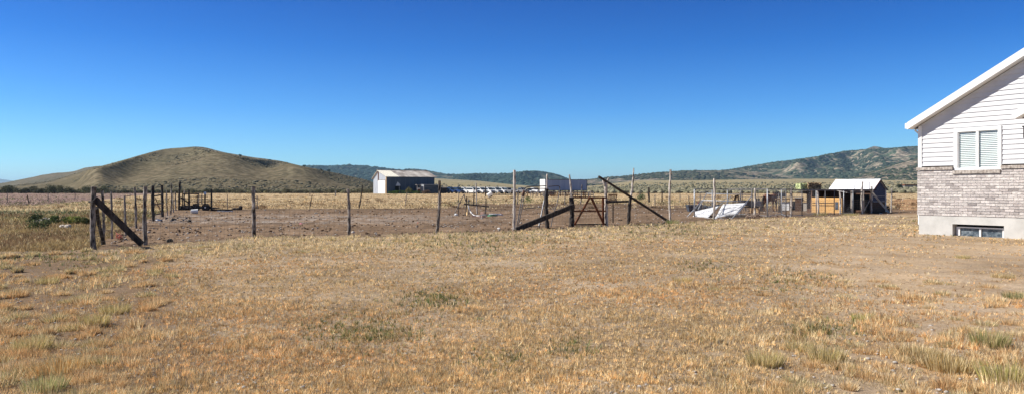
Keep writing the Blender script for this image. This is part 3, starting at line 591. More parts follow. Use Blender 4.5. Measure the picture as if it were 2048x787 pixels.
for a in [(1980, 690, .26, .50, 'bushy green grass tuft on bare soil at the lower right', gnc, 900), (1725, 640, .15, .34, 'yellow green grass tuft right of the yard centre, nearest to bare patch', (.30, .30, .08), 600),
          (1655, 722, .24, .42, 'tall straw and olive tuft with a dark shadow on its right', olc, 800), (1530, 730, .22, .42, 'wide pale straw tuft at the lower right of centre', olc, 800),
          (1600, 700, .18, .4, 'loose straw coloured tuft between two larger tufts', olc, 500), (1840, 715, .2, .5, 'low rust tinged tuft on the bare soil', (.30, .20, .08), 700),
          (1900, 735, .2, .6, 'sprawling rusty tuft below the bushy green one', (.32, .22, .08), 700), (2015, 760, .25, .6, 'yellow green tuft in the bottom right corner', (.34, .32, .10), 800),
          (1925, 516, .16, .42, 'small olive tuft in front of the house wall', olc, 400), (2005, 555, .16, .55, 'rust brown tuft in front of the basement window', (.30, .20, .08), 500),
          (2028, 598, .20, .35, 'dark green tuft at the right edge of the yard', (.10, .16, .06), 500), (1365, 562, .14, .5, 'golden bristly tuft in the open middle of the yard', (.50, .36, .12), 400),
          (957, 640, .07, .14, 'tiny bright green weed alone in dry grass at the centre', (.04, .13, .04), 300), (60, 700, .22, .5, 'large olive tuft at the lower left', olc, 900),
          (230, 625, .22, .5, 'olive tuft casting a dark shadow, left of the yard centre', olc, 700), (190, 650, .25, .4, 'upright olive tuft at the left, beside its own shadow', olc, 700), (120, 745, .22, .6, 'large orange tan tuft at the bottom left', (.45, .26, .09), 1100),
          (90, 780, .2, .42, 'pale green tuft at the very bottom left', (.30, .32, .14), 700), (95, 565, .2, .5, 'yellow olive tuft below the fence corner', olc, 500), (310, 545, .16, .4, 'small straw tuft right of the fence corner', olc, 400),
          (1345, 446, .35, .9, 'green weed clump at the foot of the tall bleached post', (.12, .20, .06), 500), (1640, 430, .4, 1.3, 'dark weeds at the foot of the board wall', (.14, .14, .05), 700),
          (1700, 430, .3, 1.5, 'low olive weeds below the open animal shelter', (.24, .24, .08), 600), (1430, 580, .12, .3, 'thin straw tuft in the middle of the yard', olc, 200)]:
    tuft(*a)
# pebbles and clods on the corral floor
n = 7000; px = rng.uniform(150, 1860, n); py = 402 + 90 * rng.random(n) ** 1.3; y = EYE * F / (py - HZ); x = (px - CX) / F * y
zn = zones(x, y); kp = zn[3] > .6; x, y = x[kp], y[kp]; m_ = len(x); q = rng.random((m_, 1))
C = np.where(q < .40, np.array((.48, .42, .37)), np.array((.12, .075, .05))); S = rng.uniform(.012, .035, m_) * (1 + y / 60)
o = blobs('pebbles', np.stack([x, y, gz(x, y) - .02], -1), S, C, M['leaf'], 1, 8, .35, .7); tag(o, 'pebbles and dung clods on the corral dirt', 'pebbles', None, 'stuff')
n = 1500; px = rng.uniform(-100, 2250, n); py = 470 + 330 * rng.random(n); y = EYE * F / (py - HZ); x = (px - CX) / F * y; kp = zones(x, y)[4] > .6; x, y = x[kp], y[kp]
o = blobs('pebbles', np.stack([x, y, gz(x, y)], -1), rng.uniform(.008, .022, len(x)), np.full((len(x), 3), .5) * np.array((1, .93, .85)), M['leaf'], 1, 9, .3, .6); tag(o, 'scattered pale pebbles in the yard grass', 'pebbles', None, 'stuff')

# ------------------------------------------------------------------ posts and fences
def log(mb, p0, p1, r, n=9, taper=.85, wob=.16, seg=11, bend=.02):
    p0, p1 = Vector(p0), Vector(p1); L = (p1 - p0).length; b = Vector((random.uniform(-1, 1), random.uniform(-1, 1), 0)) * bend * L
    pts = []; rs = []
    for k in range(seg + 1):
        t = k / seg; pts.append(p0.lerp(p1, t) + b * math.sin(t * math.pi) + Vector((random.uniform(-1, 1), random.uniform(-1, 1), 0)) * r * .12)
        rs.append(r * (1 + (taper - 1) * t) * random.uniform(.86, 1.12) * (1.12 if k == 0 else 1))
    return mb.tube(pts, rs, n, True, wob)
def postpt(bx, by, tx, ty):                        # base and top of a post, pixels -> world (same depth)
    g_ = gnd(bx, by); t = W(tx, ty, g_.y); g2 = g_.copy(); g2.z -= .15; return g2, t, g_
def wires(mb, pts, hs, r=.0022):
    for h in hs:
        for a, b in zip(pts[:-1], pts[1:]):
            sag = (b - a).length * .006
            q = [a.lerp(b, k / 4) + Vector((0, 0, h - sag * 4 * (k / 4) * (1 - k / 4))) for k in range(5)]; mb.tube(q, r, 3, False)
def pw(px_w, D): return px_w / F * D / 2
# front fence
FR = [(187, 497, 187, 373, 12, 'bark', 'tall thick weathered corner post'), (292, 490, 291, 373, 8.5, 'bark', ''), (508, 474, 507, 373, 8.5, 'bark', ''), (697, 471, 695.5, 378, 6.5, 'bark', ''),
      (873, 465, 879, 361, 6.5, 'bark', ''), (1028, 459, 1028.5, 340, 6, 'pale_bark', ''), (1095, 454, 1093, 377, 9, 'dark_wood', ''), (1142, 452, 1143, 394, 11, 'dark_wood', ''),
      (1213, 450, 1211.5, 366, 7.5, 'pale_bark', ''), (1256, 448, 1261, 395, 7, 'dark_wood', ''), (1341, 443, 1341.5, 339, 4.8, 'pale_bark', ''),
      (1427, 439, 1428.5, 357, 4.6, 'pale_bark', ''), (1509, 432, 1510, 376, 4.2, 'pale_bark', ''), (1581, 433, 1582, 374, 4.4, 'pale_bark', ''), (1636, 430, 1635, 381, 4, 'pale_bark', ''),
      (1680, 427, 1680, 384, 4, 'pale_bark', ''), (1724, 427, 1725, 363, 3.6, 'pale_bark', ''), (1742.5, 426, 1743, 372, 4, 'pale_bark', ''), (1782, 425, 1783.5, 377, 3, 'pale_bark', '')]
ff = thing('wire_fence', 'woven wire fence on rough log posts along the front of the corral', 'fence', gnd(760, 470))
base = []
for bx_, by_, tx_, ty_, wpx, mt, lb in FR:
    p0, p1, g_ = postpt(bx_, by_, tx_, ty_); m_ = MB(); log(m_, p0, p1, pw(wpx, g_.y)); o = m_.build('fence_post', mt, ff, smooth=False)
    if lb: o['label'] = lb
    base.append(g_)
for (bx_, by_, tx_, ty_, wpx, D) in ((1094, 392, 1094.5, 348, 3.6, 34.2), (1143, 408, 1139, 349, 4, 34.8), (1261, 397, 1267, 350, 4.2, 37), (1266.6, 350, 1267.5, 336, 2.8, 37)):
    m_ = MB(); log(m_, W(bx_, by_, D), W(tx_, ty_, D), pw(wpx, D), taper=.8); m_.build('post_extension', 'pale_bark', ff)
m_ = MB(); log(m_, W(1209, 370, 35.4), W(1206, 356, 35.4), .06, seg=4); log(m_, W(1212, 368, 35.4), W(1218, 355.5, 35.4), .05, seg=4); m_.build('forked_branch', 'pale_bark', ff)
m_ = MB(); wires(m_, base, [.05, .2, .35, .5, .65, .8, .95], .0042); wires(m_, base[:8], [1.15, 1.32], .0034)
for a, b in zip(base[:-1], base[1:]):
    n_ = int((b - a).length / .16)
    for k in range(n_):
        p = a.lerp(b, k / n_); m_.tube([p + Vector((0, 0, .03)), p + Vector((random.uniform(-.02, .02), 0, .95))], .0032, 3, False)
m_.build('wire_mesh', 'wire', ff)
def solo_plank(name, a, b, wd, th, mt, label, cat, side=Vector((0, 0, 1))):
    return solo(MB().plank(a, b, wd, th, side), name, mt, label, cat, b if b.z < a.z else a)
# braces
g1 = gnd(187, 497)
m_ = MB().plank(W(189, 397, 21.1), W(284, 488, 22.0), .17, .05); m_.build('brace_board', 'dark_wood', ff)
m_ = MB(); log(m_, W(179, 403, 21.3), W(192, 403, 21.1), .035, seg=3); m_.build('rail_stub', 'dark_wood', ff)
m_ = MB(); log(m_, W(192, 415, 21.8), W(208, 488, 22.7), .055, taper=.9); m_.build('leaning_brace', 'dark_wood', ff)
b1 = MB().plank(W(1031, 459, 31.6), W(1148, 411, 34.4), .20, .09)
solo(b1, 'brace_beam', 'dark_wood', 'heavy dark beam slanting from the ground up to the left gate post', 'beam', gnd(1031, 459))
m_ = MB(); log(m_, W(1337, 442, 38.9), W(1198, 353, 35.0), .062, n=8, taper=.95, wob=.05, bend=.0)
solo(m_, 'leaning_pole', 'dark_wood', 'long dark pole leaning from the ground into the forked gate post', 'pole', gnd(1337, 442))
m_ = MB(); log(m_, W(1214, 403.5, 35.3), W(1261, 402, 36.8), .06, wob=.06); m_.build('cross_rail', 'dark_wood', ff)
# gate
gp = gnd(1178, 451); gt = thing('wooden_gate', 'red brown timber gate with slanting braces between the gate posts', 'gate', gp)
def gl(a, b, wpx, nm, mt='red_wood', off=0): 
    D1 = 34.95 - off + (a[0] - 1144) / 69 * .4; D2 = 34.95 - off + (b[0] - 1144) / 69 * .4
    MB().plank(W(a[0], a[1], D1), W(b[0], b[1], D2), wpx / F * 35, .05).build(nm, mt, gt)
gl((1146, 394.5), (1213, 395), 3.2, 'top_rail'); gl((1146, 421.5), (1212, 421), 3, 'middle_rail'); gl((1146, 448.5), (1212, 447.5), 3, 'bottom_rail', 'dark_wood')
gl((1180.5, 393), (1149, 449), 3.6, 'brace', off=.06); gl((1183, 396), (1208.5, 449), 4.2, 'brace', off=.06); gl((1206, 396), (1206.5, 448), 4.5, 'stile', off=-.055); gl((1148, 396), (1148, 448), 4, 'stile', off=-.055)
# pallet
pg = gnd(1226, 408); pg = onG(1226, 70); pt = thing('wooden_pallet', 'yellow slatted pallet standing on edge behind the gate rail', 'pallet', pg)
sm = MB()
for k in range(6):
    x = 1217.5 + k * 3; sm.plank(W(x, 387.5, 37.4), W(x, 402, 37.4), .05, .02, Vector((1, 0, 0)))
sm.build('slat', 'tan_wood', pt)
MB().plank(W(1216, 389.5, 37.45), W(1234.5, 389, 37.45), .07, .04).build('stringer', 'tan_wood', pt); MB().plank(W(1216, 400, 37.45), W(1234.5, 400, 37.45), .07, .04).build('stringer', 'tan_wood', pt)
MB().bx(0, 0, 0, 0, 0, 0)
lg = W(1234, 388, 37.5); MB().plank(lg, W(1231, 401, 37.5), .05, .05).build('end_board', 'dark_wood', pt)
pt_leg = MB().plank(W(1226, 400, 37.5), Vector((W(1226, 400, 37.5).x, 37.5, -.02)), .05, .05, Vector((1, 0, 0))); pt_leg.build('prop', 'dark_wood', pt)
# bent pipe gates
def pipes(label, nm, items, base_, mt='dull_metal'):
    t = thing('pipe_gate', label, 'gate', base_)
    for kn, pts, r, mm in items: MB().tube([W(*p) for p in pts], r, 8, False).build(kn, mm, t, smooth=True)
    return t
pipes('bent double tube gate frame leaning beside the tall bleached post', '', [
    ('arch_pipe', [(1033, 455, 31.9), (1041, 412, 32.1), (1045.5, 383, 32.4), (1048, 378, 32.4), (1052, 374.5, 32.5), (1058, 373, 32.6), (1075, 372.5, 32.9), (1092, 371.5, 33.2)], .022, 'dull_metal'),
    ('arch_pipe', [(1036, 456, 31.9), (1045, 410, 32.1), (1049, 385, 32.4), (1052, 379, 32.5), (1057, 377, 32.6), (1075, 376.7, 32.9), (1090, 376.7, 33.2), (1092, 382, 33.2), (1086, 415, 33.0), (1078, 455, 32.8)], .020, 'dull_metal'),
    ('cross_pipe', [(1046, 416.5, 32.3), (1065, 415, 32.6), (1083, 414, 32.9)], .018, 'dull_metal'), ('rusty_sleeve', [(1045, 391, 32.3), (1048, 381, 32.35)], .045, 'rust'), ('foot_pipe', [(1037, 453, 32), (1078, 451.5, 32.8)], .016, 'dull_metal')], gnd(1034, 458))
pipes('second bent pipe frame with rounded corner right of the dark fence post', '', [
    ('arch_pipe', [(1097, 373, 34.8), (1110, 371.5, 35), (1117, 371.5, 35.1), (1119.5, 374, 35.1), (1119.5, 381, 35.1), (1113, 410, 34.6), (1106, 430, 34.4), (1102, 453, 34.2)], .020, 'dull_metal'),
    ('leg_pipe', [(1088, 400, 34.9), (1082, 430, 34.6), (1077, 454, 34.3)], .02, 'metal')], gnd(1100, 453))
# side fence
SF = [(204, 489, 204, 381, 6), (223.5, 478, 222, 382, 4.5), (252, 471, 249, 391, 4.5), (272, 455, 269.5, 375, 4.8), (289, 452, 288, 376, 3), (307, 441, 306, 371, 6.5), (325, 434, 323.5, 370, 5.5), (335, 431, 333, 381, 2.6), (341, 428, 342, 366, 3), (347, 424, 346, 386, 2.6), (352.5, 421, 351, 383, 2.6), (358, 419, 360, 363, 4.2), (370, 416, 369, 380, 3), (379, 415, 377, 379, 3.4), (397, 411, 397, 384, 2.5), (404, 409, 404, 386, 2)]
sf = thing('wire_fence', 'uneven log post fence running away along the left side of the corral', 'fence', gnd(260, 470)); base = []
for k, (bx_, by_, tx_, ty_, wpx) in enumerate(SF):
    p0, p1, g_ = postpt(bx_, by_, tx_, ty_); m_ = MB(); log(m_, p0, p1, pw(wpx, g_.y), wob=.22, bend=.03); m_.build('fence_post', 'dark_wood' if k in (5, 6, 11) else 'bark', sf); base.append(g_)
for y_, l_ in ((390, 'cross_board'), (407, 'cross_board'), (427, 'cross_board')):
    MB().plank(W(307, y_ + 2, 40), W(325, y_ - 1, 45.5), .06, .04).build(l_, 'dark_wood', sf)
MB().plank(W(311, 396, 41), W(322, 424, 44), .05, .03).build('brace', 'red_wood', sf)
m_ = MB(); wires(m_, [gnd(187, 497)] + base, [.25, .55, .85, 1.1], .0025); m_.build('wire_strand', 'wire', sf)
def fence(label, posts, hs, mt='bark', wr=.003, rz=0):
    c = posts[len(posts) // 2]; t = thing('wire_fence', label, 'fence', gnd(c[0], c[1])); base = []
    for q in posts:
        p0, p1, g_ = postpt(q[0], q[1], q[2], q[3]); m_ = MB(); log(m_, p0, p1, pw(q[4], g_.y), n=6, seg=6); m_.build('fence_post', q[5] if len(q) > 5 else mt, t); base.append(g_)
    m_ = MB(); wires(m_, base, hs, wr); m_.build('wire_strand', 'wire', t); return t
fence('sagging wire fence on thin leaning sticks along the back of the corral', [(404, 410, 404, 386, 2), (454.5, 417, 454.5, 389, 1.6, 'dull_metal'), (515, 417, 514, 390, 1.8), (619, 416, 624.5, 389, 1.8, 'dark_wood'), (717.5, 416, 725, 370, 2.6, 'dark_wood'), (809.5, 413.5, 814, 385, 1.8), (881, 409, 881.5, 388, 1.6), (947, 408, 948, 379, 2.4, 'dark_wood'), (1035, 409, 1037, 380, 2.2), (1130, 409, 1130, 385, 2), (1161, 408, 1164, 369, 2.2, 'bark')], [.3, .6, .9])
fence('thin post fence far out at the left of the corral field', [(-30, 407, -30, 386, 1.5), (15, 405, 15, 384, 1.5), (58, 406, 54, 389, 2, 'dark_wood'), (96, 403, 96.5, 386, 1.7), (150, 400, 150, 385, 1.3), (205, 399, 205, 385, 1.3), (260, 398, 260, 384, 1.3)], [.5, 1.0])
fence('fence of dark and thin posts across the field right of the gate', [(1187, 402, 1187, 384, 1.6), (1280, 402, 1280, 382, 1.8), (1298.5, 404, 1297.5, 374.5, 4, 'dark_wood'), (1310, 410, 1310, 389, 2), (1324, 404, 1324, 378, 2.6, 'dark_wood'), (1360, 404, 1360, 387, 1.8), (1378, 413, 1377, 391, 1.8), (1400, 411, 1400, 386, 1.6), (1480, 411, 1480, 384, 1.6)], [.4, .8, 1.1], wr=.006)
fence('farther wire fence with thin stakes beyond the golden field', [(620, 393, 620, 383, 1.2), (671, 392, 671, 381, 2.4, 'grey_wood'), (480, 392, 480, 383, 1.0), (400, 392, 400, 383, 1.0)][::-1], [.8], wr=.01)
# dark rail fence and posts in the back field
fence('lone slender posts standing in the corral before the vans', [(954.5, 427, 952, 366, 2.6, 'pale_bark'), (971, 392.5, 971, 373, 2.6, 'dark_wood')], [], 'bark')
# tall rails of the timber corral in front of the trailer
tc_ = thing('timber_corral', 'timber rail corral of mixed orange and grey boards below the blue trailer', 'corral', gnd(1120, 392)); rr = random.Random(3)
for k in range(26):
    px = 1056 + k * 5 + rr.uniform(-1.5, 1.5); D = 175 + rr.uniform(-3, 3); z0 = onG(px, D)
    MB().plank(z0, W(px + rr.uniform(-2, 2), rr.uniform(380.5, 384), D), rr.uniform(.12, .35), .1, Vector((1, 0, 0))).build('corral_post', rr.choice(['tan_wood', 'grey_wood', 'brown_wood', 'pale_wood', 'red_wood']), tc_)
for y_, a, b in ((383.5, 1052, 1185), (386.5, 1058, 1150), (389.5, 1080, 1186), (385, 1150, 1187), (388, 1150, 1187)):
    MB().plank(W(a, y_, 173.5), W(b, y_ + .3, 173.5), .13, .08).build('rail', rr.choice(['grey_wood', 'brown_wood']), tc_)
rl = thing('rail_fence', 'low dark pole rail in front of the parked pickup trucks', 'fence', onG(1015, 200))
for y_ in (387.2, 389.6): MB().tube([W(985, y_, 200), W(1052, y_, 200)], .07, 6).build('rail', 'dark_wood', rl)
for px in (985, 998, 1011, 1022, 1035, 1048): g_ = onG(px, 200); MB().tube([g_, W(px, 384.5, 200)], .09, 6).build('fence_post', 'dark_wood', rl)
exec_later = []
# ------------------------------------------------------------------ barn
A0 = onG(773.5, 260); A0.z = .43; RZ = R(32)
bn = thing('barn', 'tall old barn with white door in its sunlit end and dark blue long side', 'barn', A0, RZ)
L_, Wd, ap, ez, az, fz_ = 17.7, 11.6, 7.3, 5.77, 7.87, 5.44
def B(): return MB()
# gable end (local x=0 plane, y from 0 to Wd)
gb = B(); rib = .35; yy = 0
while yy < Wd:
    def top(y): return ez + (az - ez) * y / ap if y < ap else az - (az - fz_) * (y - ap) / (Wd - ap)
    y2 = min(yy + rib, Wd); off = 0.0
    gb.add([(0, yy, 0), (-.05, yy + rib * .3, 0), (-.05, yy + rib * .6, 0), (0, y2, 0), (0, yy, top(yy)), (-.05, yy + rib * .3, top(min(yy + rib * .3, Wd))), (-.05, yy + rib * .6, top(min(yy + rib * .6, Wd))), (0, y2, top(y2))], [(0, 1, 5, 4), (1, 2, 6, 5), (2, 3, 7, 6)])
    yy += rib
gb.build('end_wall', 'steel_sheet', bn, local=True)
B().bx(-.22, -.08, 1.1, 7.0, 0.05, 4.45).build('door', 'white_metal', bn, local=True)
B().bx(-.25, -.06, 6.9, 7.25, 4.3, 7.4).build('corner_board', 'red_wood', bn, local=True)
B().bx(-.20, -.07, .02, .45, 0, ez).build('corner_board', 'tan_wood', bn, local=True)
B().bx(-.2, -.07, 1.0, 7.0, 4.5, 4.68).build('door_track', 'grey_wood', bn, local=True)
# long side facing camera with door hole: boards
sw = B(); x = 0
r1 = random.Random(8)
while x < L_:
    x2 = min(x + .42, L_); dd = r1.uniform(0, .03)
    z0 = 0; z1 = ez
    if 2.6 < x < 4.7: z0 = 2.55
    if 12.9 < x < 14.0: z0 = 3.2
    sw.bx(x + .01, x2 - .01, .0 - dd, .08, z0, z1)
    if r1.random() < .8: sw.bx(x2 - .04, x2 + .04, -.07, -.031, z0, z1)
    x = x2
sw.build('side_wall', 'blue_sheet', bn, local=True)
B().prism([(0.3, 0), (L_, 0), (L_, ez), (.3, ez)], Wd - .1, Wd).build('back_wall', 'blue_sheet', bn, local=True)
e_ = B(); e_.add([(L_, 0, 0), (L_, Wd, 0), (L_, Wd, fz_), (L_, ap, az), (L_, 0, ez), (L_ - .1, 0, 0), (L_ - .1, Wd, 0), (L_ - .1, Wd, fz_), (L_ - .1, ap, az), (L_ - .1, 0, ez)], [(0, 1, 2, 3, 4), (9, 8, 7, 6, 5), (0, 4, 9, 5), (1, 6, 7, 2)]); e_.build('end_wall', 'blue_sheet', bn, local=True)
B().bx(.3, L_ - .3, 7, 7.1, 0, 5).build('inner_partition', 'dark_wood', bn, local=True)
tr = B(); tr.add([(3.2, -.06, 2.6), (4.9, -.06, 2.6), (4.8, -.06, 3.1), (3.9, -.06, 4.0), (3.2, -.12, 2.6), (4.9, -.12, 2.6), (4.8, -.12, 3.1), (3.9, -.12, 4.0)], [(0, 1, 2, 3), (7, 6, 5, 4), (0, 4, 5, 1), (1, 5, 6, 2), (2, 6, 7, 3), (3, 7, 4, 0)]); tr.build('patch_panel', 'steel_sheet', bn, local=True)
B().bx(4.45, 4.7, -.09, .06, 0, 2.5).build('door_jamb', 'grey_wood', bn, local=True)
def roofslab(x0, x1, ya, za, yb_, zb, name, mt, th=.10, ribs=.5):
    rb = B(); rb.add([(x0, ya, za), (x1, ya, za), (x1, yb_, zb), (x0, yb_, zb), (x0, ya, za - th), (x1, ya, za - th), (x1, yb_, zb - th), (x0, yb_, zb - th)], [(0, 1, 2, 3), (7, 6, 5, 4), (0, 4, 5, 1), (1, 5, 6, 2), (2, 6, 7, 3), (3, 7, 4, 0)])
    x = x0 + .1
    while x < x1 and ribs:
        rb.add([(x, ya, za), (x + .07, ya, za), (x + .07, yb_, zb), (x, yb_, zb), (x, ya, za + .05), (x + .07, ya, za + .05), (x + .07, yb_, zb + .05), (x, yb_, zb + .05)], [(4, 5, 6, 7), (0, 4, 7, 3), (1, 2, 6, 5), (0, 1, 5, 4)]); x += ribs
    return rb.build(name, mt, bn, local=True)
pitch = (az - ez) / ap
roofslab(-.5, 4.2, -.6, ez - .6 * pitch + .12, ap + .0, az + .12, 'roof_sheet', 'cream_roof')
roofslab(4.2, L_ + .7, -.6, ez - .6 * pitch + .14, ap + .0, az + .14, 'roof_sheet', 'rusty_roof')
p2 = (az - fz_) / (Wd - ap); roofslab(-.5, L_ + .7, ap, az + .13, Wd + .8, fz_ - .8 * p2 + .13, 'roof_sheet', 'rusty_roof', .14, 0)
B().tube([(-.5, ap, az + .2), (L_ + .6, ap, az + .22)], .12, 6).build('ridge_cap', 'rusty_roof', bn, local=True)
# dark panelled box / tank beside the barn
tk = thing('storage_container', 'dark corrugated container with pale end beside the barn wall', 'container', A0 + Matrix.Rotation(RZ, 3, 'Z') @ Vector((11.6, -4.2, 0)), RZ)
cb = B().bx(0, 6.2, 0, 2.6, .1, 3.0)
for k in range(12): cb.bx(.2 + k * .5, .4 + k * .5, -.06, -.003, .2, 2.9)
cb.build('side_panel', 'tank', tk, local=True)
B().bx(-.06, -.003, .1, 2.5, .15, 2.95).build('end_door', 'steel_sheet', tk, local=True)
B().bx(-.15, 6.4, -.15, 2.7, 3.003, 3.12).build('roof', 'steel_sheet', tk, local=True)
B().bx(-.10, .08, -.12, -.003, 0, 3.0).build('corner_post', 'white_paint', tk, local=True)
jk = thing('timber_stand', 'pale timber stand with scrap between the barn and the container', 'stand', A0 + Matrix.Rotation(RZ, 3, 'Z') @ Vector((9.6, -3.6, 0)), RZ)
for a in ((0, 0), (1.3, 0), (0, 1), (1.3, 1)): B().bx(a[0], a[0] + .15, a[1], a[1] + .15, -.1, 2.9).build('leg', 'grey_wood', jk, local=True)
B().bx(-.3, 1.5, -.2, 1.3, 2.9, 3.05).build('top_board', 'grey_wood', jk, local=True); B().bx(.3, 1.1, .3, .9, 0, 1.6).build('crate', 'red_wood', jk, local=True); B().bx(.2, 1.2, .2, 1, 1.6, 1.9).build('bag', 'white_paint', jk, local=True)
lp = thing('hay_rack', 'slatted dark rack at the right end of the barn', 'rack', A0 + Matrix.Rotation(RZ, 3, 'Z') @ Vector((18.9, -3.2, 0)), RZ)
hb = B().bx(0, 2.0, 0, 1.6, .1, 1.9); hb.build('bin', 'dark_wood', lp, local=True)
for k in range(6): B().bx(.1 + k * .35, .18 + k * .35, -.05, .03, 1.9, 2.9).build('slat', 'grey_wood', lp, local=True)
B().bx(0, 2.05, -.06, .05, 2.9, 3.0).build('top_rail', 'grey_wood', lp, local=True)
for k, (px, D, h, wd, c, lb) in enumerate([(817, 252, 2.2, 1.9, (.22, .20, .09), 'yellow green bush against the barn side'), (800, 254, .9, 4, (.06, .10, .03), 'low green weeds at the foot of the barn side'), (828, 252, .8, 3.4, (.07, .11, .035), 'low green weeds beside the container'), (786, 256, .7, 3, (.05, .09, .03), 'dark green weeds below the barn doorway'), (852, 250, 1.1, 2, (.20, .14, .10), 'dry reddish bush in front of the container')]):
    f = shrub_mesh('weed_clump', 300 + k, h, wd, c, 900, .12); f.location = onG(px, D); tag(f, lb, 'bush')
f = shrub_mesh('small_shrub', 390, 1.1, 1.3, (.09, .13, .06), 500, .07); f.location = onG(1279, 112); tag(f, 'small green shrub by a thin post beyond the gate', 'shrub')
f = shrub_mesh('small_shrub', 391, .7, 1.3, (.12, .17, .06), 300, .07); f.location = onG(1054, 100); tag(f, 'small green plant in the golden grass behind the bent pipe gate', 'shrub')
f = shrub_mesh('small_shrub', 392, .34, .7, (.10, .13, .055), 400, .05); f.location = gnd(112, 447); tag(f, 'dark green weed mound beside the two pale boulders', 'shrub')
f = shrub_mesh('small_shrub', 393, .32, .5, (.09, .11, .055), 400, .05); f.location = gnd(72, 441); tag(f, 'dark round bush at the left end of the stone heap', 'shrub')
f = shrub_mesh('small_shrub', 394, .3, .6, (.30, .32, .10), 600, .05); f.location = gnd(150, 446); tag(f, 'yellow green bush right of the two boulders', 'shrub')
f = shrub_mesh('small_shrub', 395, .3, .4, (.16, .17, .07), 500, .05); f.location = gnd(166, 448); tag(f, 'olive bush just left of the thick corner post', 'shrub')
f = shrub_mesh('small_shrub', 396, .35, .9, (.11, .13, .06), 500, .05); f.location = gnd(78, 457); tag(f, 'wide dark weed patch below the stone heap', 'shrub')

# ------------------------------------------------------------------ semi trailer
T0 = onG(1090, 215); st = thing('semi_trailer', 'long blue sided box trailer with a white end wall', 'trailer', T0, RZ); h0, h1 = 1.25, 4.25; base_z = 0
B().bx(0.05, 14.6, 0, 2.5, h0, h1).build('box_side', 'blue_side', st, local=True)
B().bx(-.02, .047, -.03, 2.5, .95, h1 + .03).build('end_wall', 'white_metal', st, local=True)
f_ = B().bx(0, 14.66, -.06, -.003, h1 - .12, h1 + .05); f_.bx(0, 14.66, -.05, -.003, h0 - .1, h0 + .05); f_.bx(14.5, 14.66, -.055, -.004, h0 + .055, h1 - .125); f_.build('frame_rail', 'dull_metal', st, local=True)
for x in (2.2, 3.4): 
    for y in (0.1, 2.1):
        wl = B().tube([(x, y, .52), (x, y + .3, .52)], .52, 16).build('wheel', 'black', st, local=True)
for y in (.3, 2): B().bx(11.4, 11.55, y, y + .15, 0, 1.25).build('landing_leg', 'dull_metal', st, local=True)

# ------------------------------------------------------------------ vans and trucks
def paint(n, c): return mat(n, c, tuple(v * .93 for v in c), 2, .35, 0, spec=.5)
P_ = {'white': paint('white_car_paint', (.80, .80, .80)), 'navy': paint('navy_car_paint', (.02, .03, .075)), 'blue': paint('blue_car_paint', (.03, .07, .20)), 'grey': paint('grey_car_paint', (.22, .22, .23)), 'silver': paint('silver_car_paint', (.5, .51, .52))}
def vehicle(px, D, kind, pc, label, h=-48):
    g_ = onG(px, D); sc_ = 1.12; t = thing(kind, label, {'parked_van': 'van', 'pickup_truck': 'pickup truck', 'parked_car': 'car'}[kind], g_, R(h), 'vehicles parked in a row beyond the field')
    if kind == 'parked_van': prof = [(-2.5, .35), (2.45, .35), (2.5, .75), (2.35, 1.02), (1.55, 1.15), (.75, 1.86), (.4, 1.96), (-2.3, 1.96), (-2.5, 1.2)]; gl_ = [(-2.25, 1.22), (1.2, 1.22), (.66, 1.76), (-2.2, 1.78)]; ws = ((1.56, 1.18), (.78, 1.84)); wdh = .95; wx = (-1.6, 1.6)
    elif kind == 'pickup_truck': prof = [(-2.7, .5), (2.6, .5), (2.65, 1.1), (1.2, 1.2), (.7, 1.8), (-.5, 1.85), (-.75, 1.2), (-2.7, 1.2)]; gl_ = [(-.55, 1.25), (1.0, 1.25), (.62, 1.7), (-.42, 1.72)]; ws = ((1.2, 1.22), (.72, 1.79)); wdh = .95; wx = (-1.7, 1.7)
    else: prof = [(-2.2, .3), (2.2, .3), (2.25, .75), (1.1, .95), (.45, 1.4), (-1.0, 1.42), (-1.7, 1.0), (-2.25, .9)]; gl_ = [(-1.3, .98), (.85, .98), (.4, 1.32), (-.95, 1.33)]; ws = ((1.1, .97), (.47, 1.38)); wdh = .85; wx = (-1.35, 1.35)
    B().prism(prof, -wdh, wdh).build('body', P_[pc], t, local=True)
    n = len(gl_); 
    for s in (-1, 1): B().prism(gl_, s * (wdh + .004), s * (wdh + .02)).build('side_window', 'glass', t, local=True)
    (xa, za), (xb, zb) = ws; w1 = wdh - .1
    d = Vector((za - zb, 0, xa - xb)).normalized(); d = Vector((-(zb - za), 0, (xb - xa))); d = Vector((abs(zb - za), 0, abs(xa - xb))).normalized() * .015
    B().add([Vector((xa, -w1, za)) + d, Vector((xa, w1, za)) + d, Vector((xb, w1, zb)) + d, Vector((xb, -w1, zb)) + d, (xa, -w1, za), (xa, w1, za), (xb, w1, zb), (xb, -w1, zb)], [(0, 1, 2, 3), (7, 6, 5, 4), (0, 4, 5, 1), (1, 5, 6, 2), (2, 6, 7, 3), (3, 7, 4, 0)]).build('windshield', 'glass', t, local=True)
    for x in wx:
        for s in (-1, 1): 
            wh = B().tube([(x, s * (wdh - .16), .34), (x, s * (wdh + .03), .34)], .34, 14).build('wheel', 'black', t, local=True)
            B().tube([(x, s * (wdh + .031), .34), (x, s * (wdh + .045), .34)], .18, 10).build('hubcap', 'metal', wh, local=True)
    hx = prof[2][0]
    for s in (-1, 1): B().bx(hx - .1, hx + .03, s * (wdh - .32) - .14, s * (wdh - .32) + .14, prof[2][1] - .1, prof[2][1] + .08).build('headlight', 'metal', t, local=True)
    B().bx(hx - .08, hx + .05, -wdh + .5, wdh - .5, prof[2][1] - .12, prof[2][1] + .05).build('grille', 'black', t, local=True)
    B().bx(hx - .3, hx + .08, -wdh, wdh, .32, .52).build('bumper', 'dull_metal', t, local=True); t.scale = (sc_,) * 3
    return t
